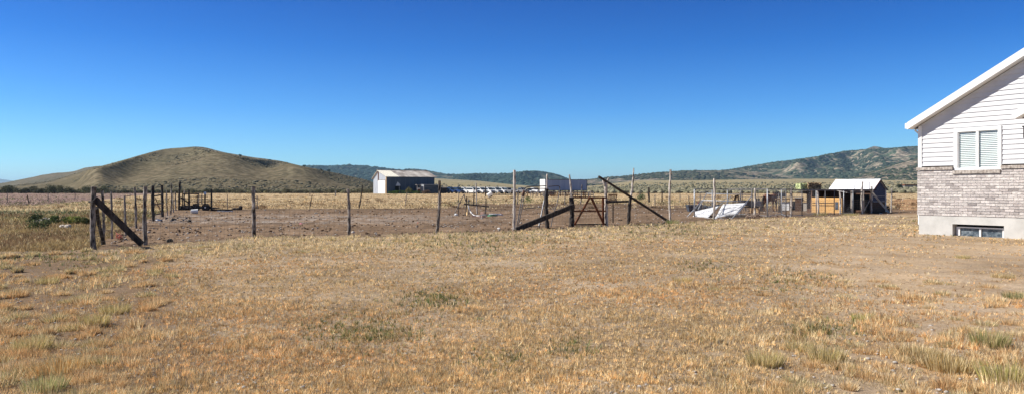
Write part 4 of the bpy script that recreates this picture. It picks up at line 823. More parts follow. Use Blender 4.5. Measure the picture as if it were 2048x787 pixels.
VV = [(886, 'parked_van', 'navy', 'navy van at the left end of the row beside the barn'), (901, 'parked_van', 'blue', 'dark blue van with a pale door, second in the row'), (915, 'parked_van', 'blue', 'blue van parked just left of the first white van'),
      (929, 'parked_van', 'white', 'first white van, next to the blue one'), (946, 'parked_van', 'white', 'second white van counting from the blue one'), (961, 'parked_van', 'white', 'third white van counting from the blue one'), (977, 'parked_van', 'white', 'white van behind the tilted white trough'),
      (991, 'parked_van', 'silver', 'silver van between the white vans and the pickups'), (1004, 'parked_van', 'white', 'white van next to the grey pickup truck'), (1015, 'pickup_truck', 'grey', 'grey pickup truck behind the pole rail'), (1026, 'parked_car', 'white', 'low white car just left of the tall bleached post'),
      (1043, 'pickup_truck', 'grey', 'grey pickup seen through the bent pipe gate, left one'), (1056, 'parked_car', 'white', 'white car seen through the bent pipe gate'), (1068, 'pickup_truck', 'white', 'white pickup closest to the box trailer')]
for px, kd, pc, lb in VV:
    t = vehicle(px, 272 + random.uniform(-2, 2), kd, pc, lb, -48 + random.uniform(-4, 4))
    if px == 901: B().bx(-.2, .9, -.99, -.954, .5, 1.2).build('front_door', 'blue_white', t, local=True)
# tilted white trough
tg = onG(978, 150); wt = thing('metal_trough', 'white half barrel trough tipped over beside a dark post', 'trough', tg)
tm = MB(); n = 12
P0, P1 = W(975.5, 391.5, 150), W(984, 385.5, 150); ax = (P1 - P0).normalized(); up = Vector((-ax.z, 0, ax.x)); fw = Vector((0, -1, 0)); rows = []
for P in (P0, P1):
    for k in range(n + 1):
        a = math.pi * (k / n) - .3; rows.append(P + (up * math.cos(a) + fw * math.sin(a) * .6) * .42)
tm.add(rows, [(k, k + 1, k + n + 2, k + n + 1) for k in range(n)]); 
o = tm.build('shell', 'white_paint', wt); sm_ = o.modifiers.new('thick', 'SOLIDIFY'); sm_.thickness = .04
MB().plank(W(977, 393.6, 150), W(984, 390.5, 150), .35, .3).build('stand', 'brown_wood', wt)

# ------------------------------------------------------------------ stock trailer at the left
g_ = gnd(394, 421); sk = thing('stock_trailer', 'small slatted stock trailer with two black tyres and open rails', 'trailer', gnd(398, 421)); DT = g_.y
def TP(px, py, dy=0): return W(px, py, DT + dy)
for dy in (0, 1.6):
    for px, a, b, wpx in ((365, 387, 419, 1.5), (368.5, 387, 419, 1.5), (378, 379, 416, 3), (394.5, 390, 414, 1.5), (410, 384, 418, 2.6), (423, 378, 421, 3)):
        MB().plank(TP(px, a, dy), TP(px, b, dy), pw(wpx, DT) * 2, .06, Vector((1, 0, 0))).build('upright', 'dark_wood', sk)
    for y_, a, b, wpx in ((387.6, 364, 398, 2), (392.6, 378, 416, 1.5), (389, 412, 424, 1), (397, 366, 424, .8), (400.5, 378, 424, .8), (404, 378, 424, .8), (407, 368, 424, .9), (413, 364, 424, 2)):
        MB().plank(TP(a, y_, dy), TP(b, y_, dy), pw(wpx, DT) * 2, .04).build('side_rail', 'dark_wood', sk)
MB().plank(TP(361, 394, 0), TP(378, 406, 0), .08, .05).build('diagonal_brace', 'dark_wood', sk)
MB().bx(TP(364, 0).x, TP(424, 0).x, DT, DT + 1.6, TP(0, 417).z, TP(0, 414.5).z).build('floor_deck', 'dark_wood', sk)
for px in (393.5, 413.5):
    c = TP(px, 414, 0); wl = MB().tube([c + Vector((0, -.28, 0)), c + Vector((0, -.08, 0))], .30, 20).build('wheel', 'black', sk); MB().tube([c + Vector((0, -.32, 0)), c + Vector((0, -.281, 0))], .06 if px > 400 else .04, 10).build('hub', 'white_paint' if px > 400 else 'dull_metal', wl)
MB().plank(TP(410, 383.5, -.1), TP(410, 388.5, -.1), .16, .06, Vector((1, 0, 0))).build('plastic_cover', 'blue_white', sk)
solo(MB().tube([gnd(425, 421) + Vector((0, 0, .07)), gnd(465, 421) + Vector((0, 0, .07))], .07, 8), 'timber_beam', 'dark_wood', 'long dark beam on the ground right of the stock trailer', 'beam', gnd(445, 421))
solo(MB().bx(gnd(436, 422.5).x, gnd(465, 422.5).x, 58.2, 58.4, 0, .06), 'white_board', 'white_paint', 'white strip lying along the dark beam', 'board', gnd(450, 422.5))
lgn = thing('log_end', 'dark log butt lying at the end of the long beam', 'log', gnd(478, 421)); m_ = MB(); log(m_, gnd(466, 420) + Vector((0, 0, .12)), gnd(482, 420) + Vector((0, 0, .12)), .1); m_.build('log', 'dark_wood', lgn); MB().blob(gnd(481, 420) + Vector((0, 0, .2)), .18, 5, .1).build('burl', 'dark_wood', lgn)
q = MB(); 
for k in range(6): q.blob(gnd(362 + k * 4.5, 419) + Vector((0, random.uniform(-.2, .2), .16)), (.16, .2, random.uniform(.12, .26)), 5, .3)
solo(q, 'scrap_heap', 'black', 'low heap of black scrap under the left end of the stock trailer', 'scrap', gnd(372, 420))
bk = thing('plastic_bucket', 'white plastic bucket lying on its side by the trailer wheels', 'bucket', gnd(389, 427)); c = gnd(389, 427) + Vector((0, 0, .17))
o = MB().tube([c + Vector((-.2, -.1, 0)), c + Vector((.18, .1, 0))], [.13, .17], 16, False).build('body', 'white_paint', bk); o.modifiers.new('t', 'SOLIDIFY').thickness = .01
MB().tube([c + Vector((-.205, -.102, 0)), c + Vector((-.19, -.095, 0))], .13, 16).build('bottom', 'white_paint', bk)
def rock(px, py, r, label, mt='stone', fl=.7, cat='rock', nm='rock', grp=None):
    p = gnd(px, py); return solo(MB().blob(p + Vector((0, 0, r * fl * .5)), (r, r * .8, r * fl), 6, .14), nm, mt, label, cat, p, grp)
rock(125, 455, .14, 'left one of two pale boulders in the weeds'); rock(136, 456, .16, 'right one of two pale boulders in the weeds'); rock(183, 444, .14, 'white stone half hidden by the corner post', 'white_paint')
rock(316, 441, .14, 'white bleached stone at the foot of the dark side posts', 'white_paint', .5); rock(912, 430, .12, 'round white stone at the foot of the stick tripod', 'white_paint')
rock(347, 440, .10, 'dark clod left of another on the corral floor', 'black', .8, 'clod', 'clod'); rock(379, 443, .10, 'dark clod below the white bucket', 'black', .8, 'clod', 'clod'); rock(340, 485, .10, 'dark block near the corral corner behind the fence', 'black', .9, 'clod', 'clod')
rock(998, 457, .07, 'small white bone in the dirt left of the tall post', 'white_paint', .5); rock(902, 462, .07, 'small yellowish scrap behind the middle fence post', 'tan_wood', .4); rock(602, 448, .09, 'small pink scrap in the middle of the corral', 'pink', .5, 'scrap', 'plastic_scrap'); rock(836, 446, .05, 'tiny red scrap left of the leaning middle post', 'red', .8, 'scrap', 'plastic_scrap')
rock(706, 465, .07, 'pale stone by the slim middle fence post'); rock(945, 454, .06, 'pale stone lying on the corral dirt below the hoses')
hp = MB()
for k in range(38):
    p = gnd(70 + random.uniform(0, 40), 443 + random.uniform(-3.5, 3)); hp.blob(p + Vector((0, 0, random.uniform(.02, .12))), (random.uniform(.06, .14), .07, .045), 4, .3)
solo(hp, 'stone_heap', M['stone'], 'low heap of grey stones in the weeds at the far left', 'stones', gnd(88, 444))
tw = MB()
tw.tube([gnd(238 + random.uniform(-8, 8), 475 + random.uniform(-4, 4)) + Vector((0, 0, random.uniform(.0, .14))) for _ in range(30)], .006, 4)
solo(tw, 'baling_twine', 'red', 'tangle of red twine by the side fence', 'twine', gnd(238, 475))

# ------------------------------------------------------------------ stick tripod, hydrant, hoses
tp = thing('stick_frame', 'frame of tied thin sticks with a dark cross pole in the corral', 'frame', gnd(930, 430)); Dk = gnd(930, 430).y
for a, b, r, nm in (((908.5, 428), (928, 388), .03, 'stick'), ((928, 388), (934, 410), .03, 'stick'), ((917.6, 430), (917.6, 386), .025, 'stake'), ((931.5, 432), (933, 393), .04, 'stake'), ((971, 429), (972, 396), .035, 'stake'), ((913, 404), (919, 411), .02, 'stick'), ((922, 404), (916, 411), .02, 'stick')):
    m_ = MB(); log(m_, W(a[0], a[1], Dk), W(b[0], b[1], Dk), r, 6, wob=.1); m_.build(nm, 'dark_wood' if r > .03 else 'bark', tp)
m_ = MB(); log(m_, W(928, 407.3, Dk - .08), W(979, 412.6, Dk - .08), .055, 7, wob=.1); m_.build('cross_pole', 'dark_wood', tp)
hy = thing('yard_hydrant', 'dark hand hydrant on a pipe with a wooden stub beside it', 'hydrant', gnd(937, 428)); Dh = gnd(937, 428).y
MB().tube([gnd(937.5, 428), W(937.5, 403, Dh)], .022, 8).build('standpipe', 'dull_metal', hy); MB().blob(W(937.5, 401, Dh), (.07, .06, .09), 5, .1).build('head', 'dull_metal', hy)
MB().tube([W(937, 399.5, Dh), W(935.5, 393.5, Dh)], .012, 5).build('handle', 'dull_metal', hy); MB().tube([gnd(934, 431), W(934, 410, Dh - .1)], .055, 8).build('wooden_stub', 'tan_wood', hy)
def hose(pts, r, mt, label, nm='garden_hose'):
    q = [Vector(p) for p in pts]; out = []
    for a in range(len(q) - 1):
        p0, p1, p2, p3 = q[max(a - 1, 0)], q[a], q[a + 1], q[min(a + 2, len(q) - 1)]
        for k in range(6):
            t = k / 6; out.append(.5 * ((2 * p1) + (p2 - p0) * t + (2 * p0 - 5 * p1 + 4 * p2 - p3) * t * t + (-p0 + 3 * p1 - 3 * p2 + p3) * t ** 3))
    out.append(q[-1]); return solo(MB().tube(out, r, 8), nm, mt, label, 'hose', q[-1], smooth=True)
hose([W(936, 408, Dh), W(938, 416, Dh - .1), W(942, 424, Dh - .3), gnd(948, 430.5) + Vector((0, 0, .03)), gnd(958, 432) + Vector((0, 0, .03)), gnd(972, 431) + Vector((0, 0, .03)), gnd(985, 429) + Vector((0, 0, .03))], .03, 'white_paint', 'thick white hose curving down from the hydrant')
def coil(px, py, r, mt, label, turns=3, h=.03):
    c = gnd(px, py); hose([c + Vector((math.cos(k * .8) * r * (1 - .04 * k / turns), math.sin(k * .8) * r * .9, .03 + h * k / 8)) for k in range(8 * turns)], .022, mt, label)
coil(978, 431.5, .55, 'dull_metal', 'dark grey hose coil lying on the corral dirt'); coil(990, 430.5, .5, 'white_paint', 'pale hose coil right of the dark coil'); coil(984, 433, .28, 'green', 'green hose loop in front of the coils')
for k, (px, py, lb) in enumerate([(948, 433.5, 'leftmost pinkish brick beside the hose'), (958, 434.5, 'pinkish brick lying between two others'), (967, 434, 'pinkish brick nearest the hose coils'), (965, 429.5, 'pinkish block standing behind the hose')]):
    p = gnd(px, py); r_ = random.uniform(-.4, .4); solo(MB().box(p + Vector((0, 0, .05 + (k == 3) * .05)), (.24, .13, .1 + (k == 3) * .12), r_), 'paving_brick', mat('pink_brick%d' % k, (.52, .32, .24), (.6, .42, .34), 9, .9, .3), lb, 'brick', p, 'bricks around the hydrant')
rock(1002, 430, .13, 'faded pink bag at the right end of the hose pile', 'pink', .6, 'bag', 'plastic_bag')
# ------------------------------------------------------------------ kennel pens at right
kn = thing('chain_link_pen', 'row of tall chain link pens with grey pipe frames at the right', 'pen', gnd(1560, 431))
KP = [(1389, 434, 378), (1424.5, 430, 378), (1455, 429, 378), (1482, 430, 377), (1504, 431, 377), (1535, 434, 378), (1563, 430, 378), (1572, 433.5, 378), (1604, 432, 379), (1632.5, 429.5, 380), (1650.5, 428.5, 380), (1668.5, 428.5, 380), (1687.5, 428, 380), (1706, 427.5, 380)]
kb = []
for px, py, ty in KP:
    g_ = gnd(px, py); t_ = W(px, ty, g_.y); MB().tube([g_ - Vector((0, 0, .05)), t_], .03 if px not in (1389, 1504, 1535) else .045, 8).build('frame_post', 'dull_metal' if px in (1572, 1604, 1650.5, 1668.5, 1482, 1504) else 'metal', kn, smooth=True); kb.append((g_, t_))
for (a, ta), (b, tb) in zip(kb[:-1], kb[1:]):
    MB().tube([ta, tb], .026, 6).build('top_rail', 'dull_metal', kn); MB().tube([a + Vector((0, 0, .08)), b + Vector((0, 0, .08))], .02, 6).build('bottom_rail', 'metal', kn)
m_ = MB()
for (a, ta), (b, tb) in zip(kb[:-1], kb[1:]):
    L = (b - a).length; n_ = max(2, int(L / .13)); H = (ta - a).length
    for k in range(n_ + 1):
        for s in (1, -1):
            u0 = k / n_; u1 = u0 + s * H / L
            u1c = min(max(u1, 0), 1); f = abs((u1c - u0) / (u1 - u0)) if u1 != u0 else 1
            p = a.lerp(b, u0); q = a.lerp(b, u1c) + Vector((0, 0, H * f)); m_.tube([p, q], .0016, 3, False)
m_.build('chain_link_mesh', 'chain', kn)
# back rail of pens
kb2 = thing('chain_link_pen', 'back panels of the pens seen through the front ones', 'pen', gnd(1460, 418)); bk_ = []
for px, ty in ((1400, 384.5), (1425, 381), (1456, 380), (1485, 379.5), (1516, 379), (1546, 379), (1580, 379.5), (1604, 385)):
    g_ = onG(px, 64); t_ = W(px, ty, 64); MB().tube([g_, t_], .025, 6).build('frame_post', 'dull_metal', kb2); bk_.append(t_)
for a, b in zip(bk_[:-1], bk_[1:]): MB().tube([a, b], .02, 5).build('top_rail', 'metal', kb2)
for y_ in (393.5, 405): MB().tube([W(1395, y_, 64), W(1604, y_, 64)], .014, 5).build('wire_rail', 'metal', kb2)
# fallen panel
fp = thing('fallen_panel', 'collapsed pipe panel tilted over the white tarps', 'panel', gnd(1376, 433))
for nm, a, b, r in (('frame_pipe', (1374, 433.5, 46.6), (1404, 400.5, 47.6), .028), ('frame_pipe', (1396, 418, 47.3), (1413, 386.8, 48.6), .024), ('frame_pipe', (1413, 386.8, 48.6), (1503, 388.8, 48.4), .028), ('frame_pipe', (1403.5, 400, 47.6), (1497, 402.8, 46.8), .028), ('frame_pipe', (1418, 432, 46.3), (1453, 396, 48), .022), ('frame_pipe', (1463, 437.5, 43.2), (1503, 392, 47.2), .028), ('frame_pipe', (1436, 434, 45.2), (1462, 391, 48.3), .018), ('frame_pipe', (1374, 433.5, 46.6), (1463, 437.5, 43.2), .022)):
    MB().tube([W(*a), W(*b)], r, 8).build(nm, 'metal', fp, smooth=True)
def sheet(corners, label, seed):
    n = 16; a, b, c, d = [W(*q) for q in corners]; m_ = MB(); vs = []
    for i_ in range(n + 1):
        for j_ in range(n + 1):
            u, v = i_ / n, j_ / n; p = (a * (1 - u) + b * u) * (1 - v) + (d * (1 - u) + c * u) * v
            q = float(fbm(np.array(u * 3.1 + seed), np.array(v * 2.7), .5, 3, seed)) - .5; vs.append(p + Vector((q * .05, -q * .10 * math.sin(v * math.pi), q * .07 * math.sin(v * math.pi * .9 + .1))))
    m_.add(vs, [(i_ * (n + 1) + j_, (i_ + 1) * (n + 1) + j_, (i_ + 1) * (n + 1) + j_ + 1, i_ * (n + 1) + j_ + 1) for i_ in range(n) for j_ in range(n)])
    o = solo(m_, 'white_tarp', 'tarp', label, 'tarp', W(*corners[0]), smooth=True); o.modifiers.new('t', 'SOLIDIFY').thickness = .012; return o
sheet([(1386, 433, 46.2), (1417, 434, 45.2), (1440, 411, 49), (1390, 422.5, 48.6)], 'smaller left white tarp sloping up from the ground', 3)
sheet([(1430, 435.5, 44.8), (1474, 429, 46.2), (1494, 405.5, 49), (1446, 408, 48.8)], 'larger right white tarp stretched under the fallen panel', 5)
cw = thing('wire_roll', 'roll of loose chain link lying at the edge of the large tarp', 'wire roll', gnd(1472, 434)); m_ = MB(); q = []
for k in range(150):
    t = k / 150; c = gnd(1450 + 48 * t, 435 - 1.5 * t); q.append(c + Vector((0, math.cos(k * 1.3) * .11, .12 + math.sin(k * 1.3) * .11)))
m_.tube(q, .009, 4).build('wire_coil', 'dull_metal', cw)
scr = MB(); r2_ = random.Random(2)
for k in range(26):
    p = gnd(1491 + r2_.uniform(0, 28), 436 + r2_.uniform(-4, 1.5)); d = Vector((r2_.uniform(-1, 1), r2_.uniform(-.5, .5), r2_.uniform(-.15, .35))) * .22; z = Vector((0, 0, r2_.uniform(.04, .2))); log(scr, p + z - d, p + z + d, r2_.uniform(.02, .05), 6, seg=3)
solo(scr, 'firewood_heap', mat('rusty_sticks', (.10, .055, .035), (.42, .33, .26), 7, .9, .4), 'small heap of broken firewood at the foot of a pale post', 'firewood', gnd(1505, 437))
m_ = MB()
for k in range(4):
    c = gnd(1512, 433) + Vector((0, 0, .25 + k * .02)); m_.tube([c + Vector((math.cos(a * .42) * .25, .05 * k + math.sin(a * .42) * .06, math.sin(a * .42) * .25)) for a in range(16)], .006, 4, False)
solo(m_, 'wire_coil', 'rust', 'rusty wire coil standing behind the firewood heap', 'wire', gnd(1512, 433))
# black tub at left end
bt = thing('black_trough', 'dark plastic trough with scrap on it at the left end of the pens', 'trough', gnd(1384, 422)); c = gnd(1384, 422)
MB().add([c + Vector(v) for v in ((-.28, -.4, 0), (.55, -.4, 0), (.55, .4, 0), (-.28, .4, 0), (-.4, -.5, .5), (.75, -.5, .5), (.75, .5, .5), (-.4, .5, .5))], [(0, 3, 2, 1), (0, 1, 5, 4), (1, 2, 6, 5), (2, 3, 7, 6), (3, 0, 4, 7), (4, 5, 6, 7)]).build('tub', 'tank', bt)
mm_ = MB(); [mm_.blob(c + Vector((random.uniform(.5, 1.9), random.uniform(-.2, .2), random.uniform(.2, .5))), (.22, .18, .12), 4, .4) for _ in range(9)]; mm_.build('scrap', 'tank', bt)
MB().blob(c + Vector((.45, -.1, .62)), (.05, .04, .12), 4, .2).build('red_flag', 'red', bt)
# leaning tan boards
lb_ = thing('leaning_boards', 'tan boards leaning together behind the fallen panel', 'boards', onG(1472, 62))
for a, b in (((1465, 406), (1471, 392)), ((1470, 405), (1472.5, 391)), ((1469, 392), (1477, 390.5)), ((1477, 402), (1476, 390))): MB().plank(W(*a, 62), W(*b, 62), .13, .05).build('board', 'tan_wood', lb_)
for px in (1466, 1476): MB().plank(onG(px, 62.1), W(px, 403, 62.1), .08, .05, Vector((1, 0, 0))).build('trestle_leg', 'brown_wood', lb_)
# feed trough bench
fd = thing('feed_bunk', 'grey sheet metal feed bunk on legs left of the horse', 'feeder', onG(1503, 60))
def quadbox(pts, D, th, nm, mt, par):
    f = [W(x, y, D) for x, y in pts]; b = [v + Vector((0, th, 0)) for v in f]; n = len(f); MB().add(f + b, [tuple(range(n)), tuple(range(2 * n - 1, n - 1, -1))] + [(k, k + n, (k + 1) % n + n, (k + 1) % n) for k in range(n)]).build(nm, mt, par)
quadbox([(1481, 399.5), (1503, 400.5), (1503, 412), (1490, 411)], 59.6, .9, 'bin', 'dull_metal', fd); quadbox([(1504.5, 402), (1525.5, 402), (1524, 411.5), (1505, 411.5)], 59.8, .9, 'bin', 'metal', fd)
quadbox([(1489, 412.2), (1518, 412.2), (1518, 414.6), (1489, 414.6)], 59.5, .8, 'shelf', 'black', fd)
for px in (1491, 1504, 1516, 1521.5, 1524.5): MB().plank(W(px, 412, 59.7), onG(px, 59.7), .07, .07, Vector((1, 0, 0))).build('leg', 'dull_metal' if px > 1510 else 'grey_wood', fd)
for px in (1513, 1518): MB().plank(W(px, 402, 59.9), W(px, 396, 59.9), .09, .06, Vector((1, 0, 0))).build('slat', 'dull_metal', fd)
def crate(px0, px1, py0, py1, nm, mt, label, cat, dep=.5, slats=0, lid=None, gy=None):
    g_ = gnd((px0 + px1) / 2, gy or py1); D = g_.y; a = W(px0, py0, D); b = W(px1, py1, D); c = (a + b) / 2; t = thing(nm, label, cat, (c.x, D, b.z)); piv = Vector((c.x, D, 0))
    if slats:
        hh = (a.z - b.z) / slats
        for k in range(slats): MB().bx(a.x, b.x, D, D + .03, b.z + hh * k + .02, b.z + hh * (k + .65)).build('slat', mt, t); MB().bx(a.x, b.x, D + dep - .03, D + dep, b.z + hh * k + .02, b.z + hh * (k + .65)).build('slat', mt, t)
        for x in (a.x, b.x - .05): MB().bx(x, x + .05, D + .032, D + dep - .032, b.z, a.z).build('side', mt, t)
    else: 
        MB().bx(a.x, b.x, D, D + dep, b.z, a.z).build('body', mt, t)
        m2 = MB(); n_ = 4
        for k in range(n_): z = b.z + (a.z - b.z) * (k + .5) / n_; m2.bx(a.x - .004, b.x + .004, D - .012, D - .003, z - (a.z - b.z) / n_ * .44, z + (a.z - b.z) / n_ * .44)
        m2.build('planking', mt, t)
    WMx = 0
    if lid: MB().bx(a.x - .05, b.x + .05, D - .06, D + dep + .03, a.z + .003, a.z + .05).build('lid', lid, t)
    t.rotation_euler.z = R(-32); return t
crate(1500, 1516.5, 416, 425, 'plywood_box', 'tan_wood', 'tan wooden box under the feed bunk', 'box', .5)
crate(1547, 1557, 410.5, 421, 'slatted_crate', 'tan_wood', 'orange slatted crate in front of the horse', 'crate', .4, 3)
crate(1564, 1578, 404.5, 420, 'chest_freezer', 'white_paint', 'pale cupboard lying between grey pen posts', 'cupboard', .5, 0, 'dull_metal')
crate(1590.5, 1603, 396, 420.5, 'wooden_box', 'brown_wood', 'tall brown plank box with grey lid left of the hay shelter', 'box', .6, 0, 'grey_wood')
crate(1584, 1588.5, 402, 420, 'black_drum', 'black', 'narrow black bin left of the brown plank box', 'bin', .3)
crate(1607, 1622, 404.5, 421.5, 'plywood_box', 'pale_wood', 'pale plywood hutch below the hay bales', 'hutch', .6, 0, 'tan_wood')
crate(1616, 1622.5, 400.5, 415, 'plastic_jug', 'blue_white', 'pale blue plastic container hanging on the plywood hutch', 'container', .12, gy=422)
crate(1563, 1569.5, 386, 393.5, 'black_box', 'black', 'black box fixed high on the pen behind the horse', 'box', .3, gy=421)
hg = thing('gate_posts', 'bundle of upright blue grey pipe posts right of the horse', 'posts', onG(1560, 56))
for px in (1557.5, 1560.5, 1563): MB().tube([onG(px, 56), W(px, 385.5, 56)], .035, 8).build('pipe_post', 'dull_metal', hg, smooth=True)
for a, b in ((1551, 1560), (1563, 1590)): MB().plank(W(a, 398, 55.5), W(b, 397.2, 55.5), .07, .05).build('rail_board', 'tan_wood', hg)

# ------------------------------------------------------------------ horse
def horse():
    g_ = gnd(1541, 421.5); t = thing('bay_horse', 'dark bay horse standing with its rump towards the camera in the pens', 'horse', g_, R(33))
    s = .93; b = MB(); V3 = lambda *v: Vector(v) * s
    # trunk
    b.tube([V3(-.78, 0, 1.12), V3(-.70, 0, 1.14), V3(-.50, 0, 1.16), V3(-.15, 0, 1.08), V3(.2, 0, 1.07), V3(.5, 0, 1.10), V3(.68, 0, 1.12), V3(.78, 0, 1.10)], [.10 * s, .22 * s, .275 * s, .285 * s, .29 * s, .28 * s, .2 * s, .08 * s], 14)
    b.tube([V3(.30, 0, 1.25), V3(.42, 0, 1.36), V3(.5, 0, 1.30)], [.1 * s, .12 * s, .1 * s], 10)
    # neck and head, slightly lowered
    b.tube([V3(.50, 0, 1.16), V3(.70, 0, 1.26), V3(.92, 0, 1.36), V3(1.10, 0, 1.42)], [.24 * s, .19 * s, .145 * s, .11 * s], 12)
    b.tube([V3(1.06, 0, 1.45), V3(1.18, 0, 1.38), V3(1.32, 0, 1.22), V3(1.44, 0, 1.05), V3(1.49, 0, .97)], [.10 * s, .125 * s, .10 * s, .07 * s, .055 * s], 10)
    for y in (-.06, .06): b.tube([V3(1.07, y, 1.5), V3(1.08, y * 1.3, 1.62)], [.035 * s, .012 * s], 6)
    for y in (-.16, .16):
        b.tube([V3(-.55, y * .8, 1.12), V3(-.50, y, .86), V3(-.58, y, .68), V3(-.72, y, .50), V3(-.68, y, .28), V3(-.66, y, .12), V3(-.61, y, .04), V3(-.58, y, -.01)], [.22 * s, .165 * s, .11 * s, .062 * s, .045 * s, .042 * s, .062 * s, .068 * s], 10)
        b.tube([V3(.48, y * .8, 1.02), V3(.50, y, .80), V3(.52, y, .52), V3(.52, y, .46), V3(.52, y, .2), V3(.54, y, .10), V3(.58, y, .03), V3(.59, y, -.01)], [.17 * s, .10 * s, .06 * s, .065 * s, .04 * s, .045 * s, .058 * s, .062 * s], 10)
    o = b.build('body', 'hide', t, local=True); rm = o.modifiers.new('r', 'REMESH'); rm.mode = 'VOXEL'; rm.voxel_size = .025; rm.use_smooth_shade = True; sm = o.modifiers.new('s', 'SMOOTH'); sm.iterations = 6
    q = MB(); q.tube([V3(-.80, 0, 1.22), V3(-.93, 0, 1.08), V3(-.97, 0, .8), V3(-.95, 0, .45), V3(-.93, 0, .3)], [.05 * s, .075 * s, .09 * s, .07 * s, .02 * s], 9, True, .15); q.build('tail', 'hair', t, local=True, smooth=True)
    q = MB(); q.tube([V3(.45, 0, 1.44), V3(.68, .03, 1.46), V3(.90, .05, 1.52), V3(1.10, .02, 1.58)], [.05 * s, .10 * s, .10 * s, .05 * s], 8, True, .2); q.build('mane', 'hair', t, local=True, smooth=True)
    for x in (-.60, .585):
        for y in (-.16, .16): MB().tube([V3(x + .02, y, 0), V3(x, y, .07)], [.078 * s, .06 * s], 8).build('hoof', 'hair', t, local=True)
    for y in (-.105, .105): MB().blob(V3(1.2, y * 1.02, 1.42), .02, 5, 0).build('eye', 'black', t, local=True)
    return t
horse()

# ------------------------------------------------------------------ animal shelter (low, open) and board wall
sh = thing('animal_shelter', 'low dark open shelter with orange strand board front', 'shelter', onG(1680, 54))
def xz(px, D): return (px - CX) / F * D
x0, x1 = xz(1606, 54.2), xz(1741, 54.2)
rp = [(x0, 55.9), (xz(1623, 55.6), 55.6), (xz(1684, 53.5), 53.5), (x1, 53.3), (x1, 56.6), (x0, 56.6)]; MB().add([(a, b, 1.60) for a, b in rp] + [(a, b, 1.67) for a, b in rp], [tuple(range(5, -1, -1)), tuple(range(6, 12))] + [(k, (k + 1) % 6, (k + 1) % 6 + 6, k + 6) for k in range(6)]).build('roof', 'dark_wood', sh); MB().bx(xz(1624, 56.6), x1, 56.5, 56.6, 0, 1.597).build('back_wall', 'brown_wood', sh)
MB().bx(xz(1624, 55.5), xz(1624, 55.5) + .06, 55.5, 56.497, 0, 1.597).build('side_wall', 'brown_wood', sh)
ob = MB(); 
def od(px): return 55.3 - (px - 1623.5) / 60.5 * 2.1
def op(px, z, o_=0): d = od(px) + o_; return Vector((xz(px, d) - o_ * .2, d, z))
for a, b in ((1623.5, 1649.5), (1650.2, 1668), (1669, 1684)):
    ob.add([op(a, 0), op(b, 0), op(b, 1.08), op(a, 1.08), op(a, 0, .05), op(b, 0, .05), op(b, 1.08, .05), op(a, 1.08, .05)], [(0, 1, 2, 3), (7, 6, 5, 4), (0, 4, 5, 1), (1, 5, 6, 2), (2, 6, 7, 3), (3, 7, 4, 0)])
ob.build('strand_board', 'osb', sh)
MB().add([op(1670, .28, -.04), op(1676, .28, -.04), op(1676, .8, -.04), op(1670, .8, -.04), op(1670, .28, -.005), op(1676, .28, -.005), op(1676, .8, -.005), op(1670, .8, -.005)], [(0, 1, 2, 3), (7, 6, 5, 4), (0, 4, 5, 1), (1, 5, 6, 2), (2, 6, 7, 3), (3, 7, 4, 0)]).build('hatch', 'tank', sh)
for z_ in (.72, .55): MB().plank(op(1624, z_, -.03), op(1668, z_, -.03), .025, .02).build('batten', 'brown_wood', sh)
MB().bx(xz(1684, 54), xz(1684, 54) + .05, 54.06, 56.4, 0, 1.597).build('partition', 'brown_wood', sh)
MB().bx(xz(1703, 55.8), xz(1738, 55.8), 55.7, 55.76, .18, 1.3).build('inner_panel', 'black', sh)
for px, y_, D_ in ((1703, 381, 53.4), (1680, 382, 53.3), (1727, 381, 53.4)): MB().tube([onG(px, D_), W(px, 380.5, D_)], .05, 7).build('support_pole', 'pale_bark', sh)
MB().plank(W(1605, 380, 53.1), W(1741, 380.4, 53.1), .07, .04).build('fascia_pole', 'grey_wood', sh); MB().plank(W(1674, 380.5, 52.9), W(1694, 385, 51.5), .05, .04).build('rafter_pole', 'grey_wood', sh)
MB().plank(W(1690, 385, 51.6), W(1725, 384, 51.8), .07, .04).build('cross_pole', 'dull_metal', sh)
for k in range(5): p = gnd(1706 + k * 4, 422); MB().blob(p + Vector((0, 0, .1)), (.14, .12, .1), 4, .3).build('bedding', 'brown_hay', sh)
def bale(pxa, pxb, pya, pyb, D, mt, label, dep):
    a = W(pxa, pya, D); b = W(pxb, pyb, D); m_ = MB(); nx, nzz = 9, 5
    import bmesh
    m_.bx(a.x, b.x, D, D + dep, b.z, a.z); p = Vector(((a.x + b.x) / 2, D, b.z)); m_.v = [v - p for v in m_.v]; o = m_.build('hay_bale', mt, None); o.location = p
    s_ = o.modifiers.new('s', 'SUBSURF'); s_.subdivision_type = 'SIMPLE'; s_.levels = 5; s_.render_levels = 5
    tx = bpy.data.textures.new('hay', 'CLOUDS'); tx.noise_scale = .12; d_ = o.modifiers.new('d', 'DISPLACE'); d_.texture = tx; d_.strength = .16
    return tag(o, label, 'hay bale')
bale(1601, 1615.5, 367, 378, 55.9, 'green_hay', 'pale green hay bale on the shelter roof', 1.0); bale(1616.5, 1643, 365.8, 378, 55.7, 'brown_hay', 'wide brown hay bale on the shelter roof beside the green one', 1.1)
MB().bx(x0 - .35, x0 - .052, 55.9, 56.6, 1.60, 1.66).build('roof_board', 'dark_wood', sh)
quadbox([(1610, 381.5), (1632, 381.5), (1632, 396), (1620, 388), (1610, 387)], 56.0, .4, 'hay_rack', 'dark_wood', sh)
